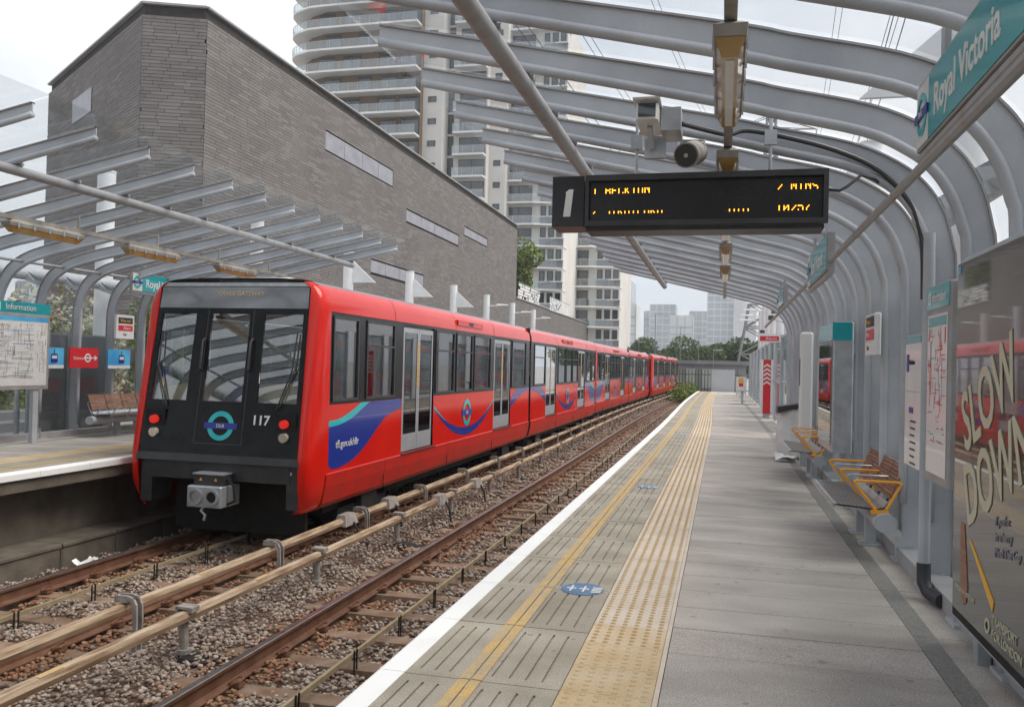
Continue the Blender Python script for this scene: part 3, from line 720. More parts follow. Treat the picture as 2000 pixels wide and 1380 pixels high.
MB().tube([(x1+.02, yd+.1, 2.62), (x1+.1, yd+.1, 2.61), (x1+.15, yd+.12, 2.64), (x1+.24, yd+.15, 2.72), (x1+.33, yd+.2, 2.70), (x1+.45, yd+.3, 2.64)], .011, 8).build('power_cable', 'dgrey', D, smooth=True)
F57 = {'1': "0010001100001000010000100001000111", '2': "", }
FONT = {c: r for c, r in zip("BECKTONMINS10257:J", [
 ["11110","10001","10001","11110","10001","10001","11110"],["11111","10000","10000","11110","10000","10000","11111"],["01110","10001","10000","10000","10000","10001","01110"],
 ["10001","10010","10100","11000","10100","10010","10001"],["11111","00100","00100","00100","00100","00100","00100"],["01110","10001","10001","10001","10001","10001","01110"],
 ["10001","11001","10101","10011","10001","10001","10001"],["10001","11011","10101","10101","10001","10001","10001"],["01110","00100","00100","00100","00100","00100","01110"],
 ["10001","11001","10101","10011","10001","10001","10001"],["01111","10000","10000","01110","00001","00001","11110"],["00100","01100","00100","00100","00100","00100","01110"],
 ["01110","10001","10011","10101","11001","10001","01110"],["01110","10001","00001","00010","00100","01000","11111"],["11111","10000","11110","00001","00001","10001","01110"],
 ["11111","00001","00010","00100","01000","01000","01000"],["00000","00100","00000","00000","00100","00000","00000"],["00111","00010","00010","00010","00010","10010","01100"]])}
FONT['A'] = ["01110","10001","10001","11111","10001","10001","10001"]; FONT['R'] = ["11110","10001","10001","11110","10100","10010","10001"]; FONT['D'] = ["11110","10001","10001","10001","10001","10001","11110"]; FONT['F'] = ["11111","10000","10000","11110","10000","10000","10000"]; FONT['L'] = ["10000"]*6+["11111"]; FONT[' '] = ["00000"]*7
def leds(word, x, z, rows, pitch=.0088):
    m = MB()
    for ch in word:
        g_ = FONT.get(ch, FONT['O'])
        for r in rows:
            for c in range(5):
                if g_[r][c] == '1':
                    px_, pz_ = x+c*pitch*.8, z+(6-r)*pitch; e = .0037
                    m.add([(px_-e*.8, yd+.0165, pz_-e), (px_+e*.8, yd+.0165, pz_-e), (px_+e*.8, yd+.0165, pz_+e), (px_-e*.8, yd+.0165, pz_+e)], [(0, 1, 2, 3)])
        x += pitch*.8*6.4
    m.build('led_text', 'led', D)
leds('1 BECKTON', x0+.045, 2.605, (2, 3, 4, 5)); leds('2 MINS', x1-.30, 2.605, (2, 3, 4, 5))
leds('2 STRATFORD', x0+.045, 2.465, (4, 5)); leds('INTL ', x1-.62, 2.465, (4, 5)); leds('10257', x1-.30, 2.465, (2, 3, 4, 5))

# cctv camera and loudspeaker above the display
C = thing('cctv_camera', (-.48, 5.75, 2.8), 'boxy white cctv camera on a bracket above the departure display', 'camera')
MB().cbox(-.575, 5.45, 2.985, -.435, 5.85, 3.10, .015).build('housing', 'signwhite', C)
MB().box(-.592, 5.40, 3.10, -.42, 5.88, 3.112).build('sun_shield', 'signwhite', C)
MB().box(-.56, 5.443, 3.0, -.45, 5.449, 3.085).build('lens_window', 'bglass', C)
MB().box(-.43, 5.6, 2.95, -.30, 5.9, 3.10).build('junction_box', 'galv', C)
MB().box(-.54, 5.72, 2.80, -.40, 5.76, 2.93).cyl((-.49, 5.7, 2.86), (-.5, 5.62, 2.985), .02, 8).build('bracket', 'galv', C)
MB().tube(smooth_path([(-.30, 5.75, 3.03), (-.15, 5.85, 3.01), (0, 5.95, 3.0), (.12, 6.02, 3.04), (.35, 6.05, 3.0), (.7, 6.08, 2.90), (.98, 6.1, 2.76), (1.17, 6.12, 2.55), (1.26, 6.13, 2.3), (1.275, 6.13, 1.9)], 5), .017, 8).build('conduit', 'dgrey', C, smooth=True)
S = thing('loudspeaker', (-.25, 6.0, 2.75), 'grey cylindrical loudspeaker with round mesh grille beside the cctv camera', 'loudspeaker')
MB().cyl((-.27, 5.80, 2.83), (-.22, 6.12, 2.93), .085, 20).build('body', 'lampgrey', S, smooth=True)
MB().cyl((-.2715, 5.79, 2.827), (-.2703, 5.798, 2.8295), .074, 20).build('grille', 'dgrey', S)
MB().cyl((-.272, 5.786, 2.8258), (-.2716, 5.7895, 2.8268), .014, 10).build('badge', 'galv', S)
MB().tube([(-.335, 6.0, 2.88), (-.335, 6.02, 2.99), (-.16, 6.04, 2.99), (-.16, 6.02, 2.9)], .009, 6).build('yoke', 'galv', S)

# ------------------------------------------------------------------ name signs
def name_sign(x, y0, y1, z0, z1, face, label, group, txt=True):
    # face -1 looks to -x (near platform), +1 looks to +x
    s = thing('station_sign', (x, y0, z0), label, 'sign', group)
    MB().box(x-.03, y0, z0, x+.03, y1, z1).build('board', 'signback', s)
    d = (0, -face*-1, 0) if face > 0 else (0, -1, 0)
    d = (0, 1, 0) if face > 0 else (0, -1, 0)
    xf = x+face*.031; h = z1-z0; L = y1-y0
    start = y0 if face > 0 else y1; dirn = 1 if face > 0 else -1
    wlen = h*.78
    a, b = sorted((start+dirn*.01, start+dirn*wlen)); MB().box(xf, a, z0+.012, xf+face*.003, b, z1-.012).build('white_panel', 'signwhite', s)
    a, b = sorted((start+dirn*wlen, start+dirn*(L-.01))); MB().box(xf, a, z0+.012, xf+face*.003, b, z1-.012).build('teal_panel', 'tealsign', s)
    roundel(s, (xf+face*.0035, start+dirn*wlen*.5, (z0+z1)/2), d, (0, 0, 1), h*.32, 'navy', 'teal', 'DLR')
    if txt: text('Royal Victoria', h*.62, 'signwhite', (xf+face*.004, start+dirn*(wlen+.1), z0+h*.28), d, s, sx=.85, bold=.003)
    for q in (.2, .8):
        yy = y0+L*q; MB().box(x-.012, yy-.03, z1, x+.012, yy+.03, z1+.14).build('hanger', 'galv', s)
    MB().tube([(x, y0-.01, z0-.02), (x, y1+.01, z0-.02)], .026, 8).build('bottom_rail', 'steel_d', s)
    return s
g_ = 'Royal Victoria name signs under the near canopy'
name_sign(.85, 2.3, 4.12, 2.385, 2.675, -1, 'teal Royal Victoria station sign with roundel, above the advert panel', None)
name_sign(.85, 7.5, 9.15, 2.25, 2.57, -1, 'teal and white hanging station sign past the departure display', None)
name_sign(.85, 12.8, 14.25, 2.38, 2.63, -1, 'teal and white hanging station sign where the near canopy ends', None, False)
name_sign(-10.35, 13.2, 15.2, 2.56, 2.90, 1, 'teal Royal Victoria station sign with roundel on the far platform', None)
# wall boards facing the near platform (-x)
def board(x, y0, y1, z0, z1, t, frame, label, cat='sign', group=None, name='information_board'):
    s = thing(name, (x, y0, z0), label, cat, group)
    MB().cbox(x, y0, z0, x+t, y1, z1, .012).build('case', frame, s); return s
def mapprint(s, x, face, y0, y1, z0, z1, seed, cols=('greyink', 'redsign', 'bluesign'), n=70):
    r_ = random.Random(seed)
    for ci, c in enumerate(cols):
        m = MB()
        for k in range(n if ci == 0 else n//6):
            if r_.random() < .5: a = r_.uniform(y0, y1); b = r_.uniform(z0, z1); l = r_.uniform(.02, .25)*(z1-z0); m.box(x, a, b, x+face*.0012, a+.006, min(b+l, z1))
            else: a = r_.uniform(y0, y1-.03); b = r_.uniform(z0, z1); l = r_.uniform(.05, .35)*(y1-y0); m.box(x, a, b, x+face*.0012, min(a+l, y1), b+.005)
        m.build('map_print', c, s)
s = board(1.22, 5.19, 5.74, .77, 1.94, .07, 'signback', 'tall information panel with teal header and line map on the canopy wall')
MB().box(1.216, 5.2, 1.795, 1.219, 5.73, 1.93).build('header', 'tealsign', s)
text('Information', .085, 'signwhite', (1.214, 5.60, 1.835), (0, -1, 0), s, sx=.82)
MB().box(1.213, 5.625, 1.825, 1.2155, 5.685, 1.90).build('info_symbol', 'signwhite', s); text('i', .07, 'tealsign', (1.2125, 5.662, 1.838), (0, -1, 0), s)
MB().box(1.216, 5.23, .82, 1.2185, 5.70, 1.76).build('poster', 'signwhite', s)
mapprint(s, 1.2155, -1, 5.25, 5.68, 1.0, 1.68, 3, ('redsign', 'greyink', 'tealsign'), 60)
MB().box(1.2148, 5.25, 1.69, 1.2158, 5.68, 1.745).build('poster_header', 'tealsign', s)
s = board(1.25, 6.03, 6.53, .78, 1.67, .035, 'signwhite', 'plain white notice board with thin teal top band on the canopy wall', name='notice_board')
MB().box(1.246, 6.035, 1.615, 1.249, 6.525, 1.665).build('band', 'tealsign', s)
MB().box(1.2465, 6.40, 1.42, 1.249, 6.47, 1.54).build('logo', 'navy', s)
text('Beckton', .05, 'ink', (1.2475, 6.38, 1.47), (0, -1, 0), s)
MB().box(1.2465, 6.25, 1.14, 1.249, 6.37, 1.18).build('heading', 'navy', s)
for k in range(7): MB().box(1.2467, 6.16+.02*(k % 3), 1.08-.047*k, 1.249, 6.33, 1.092-.047*k).build('text_line', 'ink', s)
MB().box(1.2468, 6.036, 1.285, 1.249, 6.524, 1.289).build('joint', 'greyink', s)
for (ya, yb, z0, z1, xx, lab) in ((7.70, 8.22, 1.565, 1.92, 1.235, 'small red and white alarm sign on the canopy wall above the nearer bench'), (10.9, 11.4, 1.40, 1.90, 1.22, 'small alarm sign half hidden behind the grey poster case')):
    s = board(xx, ya, yb, z0, z1, .05, 'signwhite', lab, name='alarm_sign'); h = z1-z0
    MB().box(xx-.003, ya+.06, z0+h*.68, xx-.0005, yb-.06, z1-h*.07).build('way_out_panel', 'ink', s)
    MB().box(xx-.003, ya+.06, z0+h*.36, xx-.0005, yb-.06, z0+h*.62).build('alarm_panel', 'redsign', s)
    text('Way out', h*.15, 'yellow', (xx-.0045, yb-.1, z0+h*.75), (0, -1, 0), s); text('Alarm', h*.17, 'signwhite', (xx-.0045, yb-.1, z0+h*.44), (0, -1, 0), s)
    text('Exit', h*.15, 'ink', (xx-.0015, yb-.12, z0+h*.12), (0, -1, 0), s)
s = thing('poster_case', (1.2, 9.4, .58), 'deep grey poster case with teal header projecting from the canopy wall', 'poster case')
MB().cbox(1.10, 9.35, .58, 1.30, 10.62, 1.93, .015).build('case', 'galv', s)
MB().box(1.09, 9.36, 1.74, 1.10-.0005, 10.61, 1.925).box(1.09, 9.345, 1.74, 1.28, 9.349, 1.925).build('header', 'tealsign', s)
MB().box(1.092, 9.43, .66, 1.0985, 10.54, 1.70).build('poster', 'balc', s); MB().box(1.088, 9.42, .65, 1.0905, 10.55, 1.71).build('pane', 'trainglass', s)
for z in (.7, 1.6): MB().box(1.30, 9.42, z, 1.34, 9.5, z+.1).build('bracket', 'galv', s)
s = thing('help_point', (1.2, 13.5, 0), 'tall pale grey help point slab beside the farther bench', 'help point')
MB().cbox(1.12, 13.4, .35, 1.30, 13.62, 2.0, .03).build('body', 'balc', s); MB().box(1.14, 13.43, 0, 1.28, 13.59, .349).build('plinth', 'steel', s); MB().box(1.116, 13.44, 1.2, 1.1195, 13.58, 1.6).build('panel', 'dgrey', s)
# advert panel
s = thing('advert_panel', (1.2, 2.6, .12), 'large dark glass advert panel lettered SLOW DOWN beside the wall', 'advert panel')
MB().cbox(1.2, 2.45, .14, 1.31, 4.96, 2.02, .03).build('frame', 'galv', s)
MB().box(1.192, 2.50, .20, 1.1995, 4.925, 1.985).build('poster', 'poster', s)
MB().box(1.196, 2.47, .155, 1.1992, 4.94, .198).build('footer', 'dark', s)
text('SLOW', .42, 'cream', (1.1895, 4.72, 1.02), (0, -.93, .37), s, updir=(0, .37, .93), sx=.72, bold=.006)
text('DOWN', .42, 'cream', (1.1895, 4.66, .66), (0, -.93, .37), s, updir=(0, .37, .93), sx=.72, bold=.006)
text("If you're", .06, 'slate', (1.1895, 4.22, .74), (0, -1, .15), s); text('in a hurry', .06, 'slate', (1.1895, 4.22, .67), (0, -1, .15), s); text('Mind The Gap', .06, 'slate', (1.1895, 4.22, .60), (0, -1, .15), s)
text('MAYOR OF LONDON', .035, 'cream', (1.1895, 4.87, .31), (0, -1, 0), s); text('TRANSPORT', .06, 'cream', (1.1895, 4.24, .30), (0, -1, 0), s); text('FOR LONDON', .06, 'cream', (1.1895, 4.24, .235), (0, -1, 0), s)
MB().prism([(4.62, .60), (4.59, .60), (4.22, .40), (4.24, .35)], 'x', 1.1885, 1.1915).build('painted_line', 'yellow', s)
MB().prism([(4.78, .66), (4.71, .66), (4.64, .36), (4.66, .28), (4.71, .26), (4.76, .33)], 'x', 1.1883, 1.1915).build('shoe_print', 'wood', s)
ring(MB(), (1.1912, 4.31, .27), (0, -1, 0), (0, 0, 1), .02, .035).build('logo', 'cream', s)
MB().box(1.1885, 4.86, 1.93, 1.1912, 4.90, 1.97).build('maker_tag', 'bluesign', s)
for y in (2.7, 4.6): MB().box(1.23, y, 0, 1.29, y+.08, .139).build('foot', 'galv', s)
# downpipe
s = thing('drain_pipe', (1.36, 5.45, 0), 'grey round drain pipe with a cracked black elbow at the wall foot', 'pipe')
MB().cyl((1.25, 5.86, .22), (1.25, 5.86, 2.3), .035, 12).build('pipe', 'steel', s, smooth=True)
MB().tube([(1.25, 5.86, .22), (1.25, 5.85, .1), (1.27, 5.80, .05), (1.3, 5.6, .05)], .042, 10).build('elbow', 'ink', s, smooth=True)

# ------------------------------------------------------------------ benches
def bench(x, ya, yb, face, label):
    # face -1: sitters look to -x; four seats along y
    s = thing('platform_bench', (x, ya, 0), label, 'bench', 'platform benches'); s.scale = (1, 1, .87)
    q = face; n = 4; w = (yb-ya)/n
    X = lambda d: x+q*d                     # d metres in front of the beam
    MB().cyl((x, ya-.08, .33), (x, yb+.12, .33), .082, 18).build('beam', 'steel', s, smooth=True)
    for y in (ya+.55, yb-.5): MB().box(x-.04, y, 0, x+.04, y+.09, .30).box(x-.09, y-.04, 0, x+.09, y+.13, .015).build('leg', 'steel', s)
    for k in range(n):
        y = ya+k*w
        m = MB(); a = [(X(.36), .452), (X(.34), .462), (X(.05), .437), (X(.0), .45), (X(-.03), .50)]
        m.sheet([[(u, y+.008, v) for u, v in a], [(u, y+w-.008, v) for u, v in a]]); m.sheet([[(u, y+w-.008, v-.012) for u, v in a], [(u, y+.008, v-.012) for u, v in a]])
        m.box(X(.352), y+.008, .43, X(.362), y+w-.008, .465).build('seat', 'chrome', s)
        h_ = MB()
        for i in range(8):
            for j in range(11):
                d_ = .08+i*.032; zz = .437+(.462-.437)*(d_-.05)/.29+.0006; h_.add([(X(d_), y+.03+j*(w-.06)/11, zz), (X(d_+.012), y+.03+j*(w-.06)/11, zz+.001), (X(d_+.012), y+.042+j*(w-.06)/11, zz+.001), (X(d_), y+.042+j*(w-.06)/11, zz)], [(0, 1, 2, 3)])
        h_.build('perforations', 'dgrey', s, kind='stuff')
        for i in range(9):
            t0 = i/9; t1 = (i+.82)/9; A = lambda t: (X(-.04-.10*t), .53+.29*t)
            (u0, v0), (u1, v1) = A(t0), A(t1)
            MB().hexa([(u0, y+.012, v0), (u0+.014, y+.012, v0), (u0+.014, y+w-.012, v0), (u0, y+w-.012, v0)], [(u1, y+.012, v1), (u1+.014, y+.012, v1), (u1+.014, y+w-.012, v1), (u1, y+w-.012, v1)]).build('back_slat', 'wood', s)
        MB().box(X(-.142), y+.01, .822, X(-.155), y+w-.01, .832).build('back_trim', 'chrome', s)
        MB().tube([(X(.0), y+w/2, .40), (X(-.06), y+w/2, .5), (X(-.165), y+w/2, .82)], .011, 6).build('back_support', 'dgrey', s)
    for k in range(n+1):
        y = ya+k*w; big = k in (0, n, 2) if face < 0 else False
        p = [(X(.06), y, .43), (X(.20), y, .64), (X(.21), y, .665), (X(.19), y, .675), (X(-.10), y, .675), (X(-.12), y, .66), (X(-.02), y, .44)]
        MB().tube(p, .013 if big else .009, 7).build('armrest', 'orange' if big else 'chrome', s, smooth=True)
        if big: MB().box(X(.09), y-.03, .395, X(-.03), y+.03, .43).build('arm_mount', 'orange', s)
    return s
bench(1.20, 6.95, 8.5, -1, 'perforated steel bench with wooden back and yellow arms below the alarm sign')
bench(1.20, 11.4, 13.05, -1, 'perforated steel bench with yellow arms beside the white rubbish bag')
bench(-10.35, 12.35, 13.95, 1, 'steel bench with wooden back on the far platform beside the train')
b = thing('perch_seat', (.85, 37, 0), 'small pedestal perch seat at the far end of the near platform', 'seat')
MB().box(.55, 36.6, .55, 1.05, 37.4, .60).build('seat', 'chrome', b); MB().cyl((.8, 37, .02), (.8, 37, .55), .05, 10).build('post', 'steel', b); MB().box(.6, 36.7, 0, 1.0, 37.3, .02).build('base', 'steel', b)
# rubbish bag on a hoop
b = thing('rubbish_bag', (1.08, 14.5, 0), 'pale translucent rubbish bag hanging on a hoop with black lid', 'rubbish bag')
rings = []
for (r, z) in ((.17, .02), (.24, .06), (.25, .2), (.22, .45), (.19, .7), (.17, .80)):
    rings.append([(1.08+r*math.cos(a)*(1+.1*math.sin(5*a+z*7)), 14.5+r*math.sin(a)*(1+.12*math.sin(4*a+z*9)), z) for a in np.linspace(0, 2*math.pi, 19)])
MB().sheet(rings).build('bag', 'plastic', b, smooth=True)
MB().prism([(.86, .74), (1.24, .84), (1.24, .90), (.86, .84)], 'y', 14.28, 14.72).build('lid', 'ink', b)
MB().cyl((1.30, 14.75, 0), (1.30, 14.75, 1.0), .03, 8).build('post', 'steel', b)
MB().sheet(crumple(.98, 14.0, .02, .3, .3, .12, 9)).build('loose_litter', 'signwhite', b)
# floor stickers
for k, y in enumerate((5.35, 10.2, 18.6, 23.5)):
    s = thing('floor_sticker', (-.83, y, .003), 'blue oval keep-apart sticker beside the first pale tactile tiles' if k == 0 else 'faded blue oval keep-apart sticker farther along the platform edge', 'sticker', 'blue floor stickers')
    m = MB(); n = 28; m.add([(-.83+.135*math.cos(2*math.pi*i/n), y+.145*math.sin(2*math.pi*i/n), .0035) for i in range(n)], [tuple(range(n))]); m.build('disc', 'sticker', s)
    m = MB()
    for dx in (-.07, .01): m.box(-.83+dx-.006, y-.07, .0045, -.83+dx+.006, y+.07, .0052).box(-.83+dx-.03, y-.01, .0045, -.83+dx+.03, y+.01, .0053)
    for i in range(4): m.box(-.77, y-.07+i*.035, .0045, -.71, y-.05+i*.035, .0052)
    m.build('symbol', 'signwhite', s)
# beyond the canopy: screen posts, chevron pillar, alarm sign, cameras
for y in (20.5, 23.0, 26.0, 29.0, 32.0, 36.0, 40.0, 44.0, 48.0):
    s = thing('glass_screen', (1.45, y, 0), 'framed glass wind screen along the open part of the near platform', 'screen', 'glass wind screens')
    L = 2.3
    for yy in (y, y+L): MB().box(1.42, yy, 0, 1.50, yy+.08, 2.35).build('post', 'steel', s)
    for z in (.12, 1.1, 2.25): MB().box(1.43, y+.081, z, 1.49, y+L-.001, z+.06).build('rail', 'steel', s)
    MB().box(1.455, y+.081, .18, 1.465, y+L-.001, 1.1).build('lower_pane', 'wallpane', s); MB().box(1.455, y+.081, 1.16, 1.465, y+L-.001, 2.25).build('upper_pane', 'wallpane', s)
s = thing('chevron_pillar', (1.3, 27, 0), 'red pillar with red and white chevron panel beside the screens', 'pillar')
MB().box(1.18, 26.9, .12, 1.40, 27.1, 1.75).build('pillar', 'redsign', s); MB().box(1.2, 26.92, 0, 1.38, 27.08, .119).build('base', 'galv', s)
MB().box(1.10, 26.905, .12, 1.179, 27.1, 1.75).box(1.401, 26.905, .12, 1.47, 27.1, 1.75).build('side_rails', 'signwhite', s)
for k in range(5):
    z = .98+k*.13; MB().add([(1.19, 26.895, z), (1.29, 26.895, z+.07), (1.39, 26.895, z), (1.39, 26.895, z+.06), (1.29, 26.895, z+.13), (1.19, 26.895, z+.06)], [(0, 1, 4, 5), (1, 2, 3, 4)]).build('chevron', 'signwhite', s)
s = thing('alarm_sign', (1.0, 22, 2.1), 'long white hanging alarm sign with red panel beyond the canopy end', 'sign')
MB().box(.82, 22, 2.12, 1.36, 22.05, 2.34).build('board', 'signwhite', s); MB().box(.87, 21.996, 2.15, 1.32, 21.9995, 2.27).build('panel', 'redsign', s); text('Alarm', .11, 'signwhite', (1.0, 21.994, 2.175), (1, 0, 0), s)
MB().cyl((1.36, 22.02, 2.3), (1.95, 22.02, 2.3), .02, 6).build('arm', 'steel', s)
for k, (x, y, z) in enumerate(((1.35, 24.5, 3.0), (1.5, 29.5, 3.1), (1.4, 33.5, 2.8))):
    s = thing('cctv_camera', (x, y, z), 'small dark cctv camera on a column arm beyond the canopy', 'camera', 'small cctv cameras')
    MB().box(x-.08, y-.2, z, x+.08, y+.2, z+.14).build('housing', 'dgrey', s); MB().cyl((x, y, z+.07), (1.95, y, z-.1), .025, 6).build('arm', 'steel', s)
s = thing('end_hoarding', (0, 57.5, 0), 'plain grey hoarding box closing the end of the platform', 'hoarding')
MB().cbox(-.75, 57.2, -.02, .72, 59, 1.42, .02).build('box', 'hoard', s); MB().box(-.76, 57.19, 1.42, .73, 59.01, 1.45).build('cap', 'galv', s)
s = thing('warning_board', (.95, 50, 0), 'white board with yellow and red warning notices at the platform end', 'sign')
MB().box(.72, 50, .08, 1.30, 50.05, 1.05).build('board', 'signwhite', s); MB().box(.85, 49.996, .72, 1.12, 49.9995, .98).build('yellow_notice', 'yellow', s); MB().box(.88, 49.996, .50, 1.12, 49.9995, .70).build('red_notice', 'redsign', s)
for x in (.75, 1.25): MB().box(x, 50.01, 0, x+.03, 50.04, .079).build('foot', 'galv', s)

# ------------------------------------------------------------------ far platform furniture (faces +x)
s = thing('information_board', (-10.4, 10.4, .85), 'wide information board with teal header and network map on the far platform', 'sign')
MB().cbox(-10.46, 9.3, .84, -10.38, 11.38, 2.0, .012).build('case', 'signback', s); MB().box(-10.44, 9.3, 2.003, -10.385, 11.38, 2.17).build('header', 'tealsign', s)
text('Information', .13, 'signwhite', (-10.38, 10.50, 2.05), (0, 1, 0), s, sx=.95); MB().box(-10.3845, 10.30, 2.03, -10.381, 10.41, 2.15).build('info_symbol', 'signwhite', s); text('i', .1, 'ink', (-10.38, 10.34, 2.055), (0, 1, 0), s)
MB().box(-10.379, 9.36, .90, -10.376, 11.32, 1.95).build('poster', 'signwhite', s); MB().box(-10.3755, 9.36, 1.88, -10.3745, 11.32, 1.95).build('map_header', 'bluesign', s)
mapprint(s, -10.3755, 1, 9.4, 11.05, 1.0, 1.85, 5, ('greyink', 'greyink', 'bluesign'), 260); mapprint(s, -10.3755, 1, 11.1, 11.3, 1.0, 1.85, 6, ('greyink', 'orange'), 40)
for y in (10.0, 11.1): MB().box(-10.47, y, 0, -10.40, y+.1, .839).build('leg', 'steel', s)
s = thing('entrance_sign', (-10.62, 12.1, 1.17), 'red entrance sign with roundel and white arrow on the far glass wall', 'sign')
MB().box(-10.64, 12.08, 1.17, -10.615, 12.75, 1.51).build('board', 'redsign', s); text('Entrance', .075, 'signwhite', (-10.613, 12.17, 1.31), (0, 1, 0), s)
ring(MB(), (-10.615, 12.50, 1.34), (0, 1, 0), (0, 0, 1), .05, .075).build('roundel', 'signwhite', s); MB().box(-10.6145, 12.41, 1.325, -10.609, 12.59, 1.355).build('roundel_bar', 'signwhite', s)
MB().prism([(12.61, 1.33), (12.66, 1.33), (12.66, 1.29), (12.73, 1.34), (12.66, 1.39), (12.66, 1.35), (12.61, 1.35)], 'x', -10.6145, -10.61).build('arrow', 'signwhite', s)
for (ya, yb, lab) in ((11.42, 11.95, 'blue cable car poster beside the information board on the far platform'), (13.0, 13.58, 'blue cable car poster to the train side of the red entrance sign')):
    s = thing('blue_poster', (-10.62, ya, 1.17), lab, 'poster'); MB().box(-10.64, ya, 1.16, -10.615, yb, 1.50).build('board', 'bluesign', s); MB().box(-10.6145, ya, 1.16, -10.612, yb, 1.215).build('footer', 'signwhite', s)
    c = (ya+yb)/2+.05; MB().cbox(-10.6145, c-.06, 1.26, -10.608, c+.07, 1.40, .01).build('cabin_print', 'navy', s); MB().box(-10.613, c-.05, 1.32, -10.607, c+.06, 1.37).build('cabin_window', 'signwhite', s); MB().box(-10.613, c, 1.40, -10.609, c+.012, 1.47).build('cabin_hanger', 'ink', s)
s = thing('alarm_sign', (-10.55, 13.1, 1.7), 'white sign with way out and alarm panels on the far canopy posts', 'sign')
MB().box(-10.56, 13.07, 1.70, -10.52, 13.54, 2.13).build('board', 'signwhite', s); MB().box(-10.5195, 13.12, 1.97, -10.517, 13.50, 2.08).build('way_out_panel', 'ink', s); text('Way out', .075, 'yellow', (-10.5165, 13.17, 2.0), (0, 1, 0), s)
MB().box(-10.5195, 13.12, 1.84, -10.517, 13.50, 1.94).build('alarm_panel', 'redsign', s); text('Alarm', .08, 'signwhite', (-10.5165, 13.25, 1.865), (0, 1, 0), s); text('Exit', .06, 'ink', (-10.5165, 13.25, 1.76), (0, 1, 0), s)
for y in (11.62, 11.85, 12.72, 12.95):
    s = thing('guard_post', (-11.15, y, 0), 'slim round grey guard post outside the far glass wall', 'post', 'slim posts outside the far wall'); MB().cyl((-11.2, y, -.3), (-11.2, y, 1.75), .045, 10).build('pole', 'galv', s, smooth=True); MB().cyl((-11.2, y, 1.75), (-11.2, y, 1.77), .05, 10).build('cap', 'galv', s)
for (ya, yb) in ((11.9, 12.7), (12.97, 13.8)):
    s = thing('metal_screen', (-11.22, ya, 0), 'dull grey metal screen panel behind the far glass wall', 'screen', 'metal screens behind the far wall'); MB().box(-11.235, ya, -.3, -11.21, yb, 1.72).build('panel', 'gpanel', s); MB().box(-11.24, ya, 1.72, -11.205, yb, 1.75).build('trim', 'galv', s)
s = thing('ticket_machine', (-10.8, 14.4, 0), 'yellow and blue ticket reader post beside the train front on the far platform', 'ticket machine')
MB().cbox(-10.5, 13.95, 0, -10.3, 14.2, 1.0, .02).build('body', 'yellow', s); MB().box(-10.51, 13.94, 1.0, -10.29, 14.21, 1.22).build('head', 'navy', s); MB().box(-10.512, 13.935, 1.22, -10.288, 14.212, 1.29).build('top', 'signwhite', s)
for k, (y, z) in enumerate(((10.1, .45), (10.75, .45))):
    s = thing('yellow_disc_sign', (-11.3, y, 0), 'round yellow disc notice behind the far glass wall', 'sign', 'yellow discs behind the far wall'); MB().cyl((-11.3, y, z), (-11.28, y, z), .30, 28).build('disc', 'yellow', s); MB().tube([(-11.278, y-.16, z), (-11.278, y-.05, z-.10), (-11.278, y+.08, z-.08), (-11.278, y+.17, z+.03)], .02, 6).build('curve_mark', 'ink', s); MB().box(-11.32, y-.03, -.3, -11.301, y+.03, z).build('post', 'galv', s)
# kerb steps behind the far wall
for k in range(3): MB().box(-13.2-k*.5, 8, -.3, -12.7-k*.5, 16, -.12+.17*k).build('stone_step', 'gpanel', label='long grey stone step behind the far platform wall', cat='step', group='steps behind the far platform')
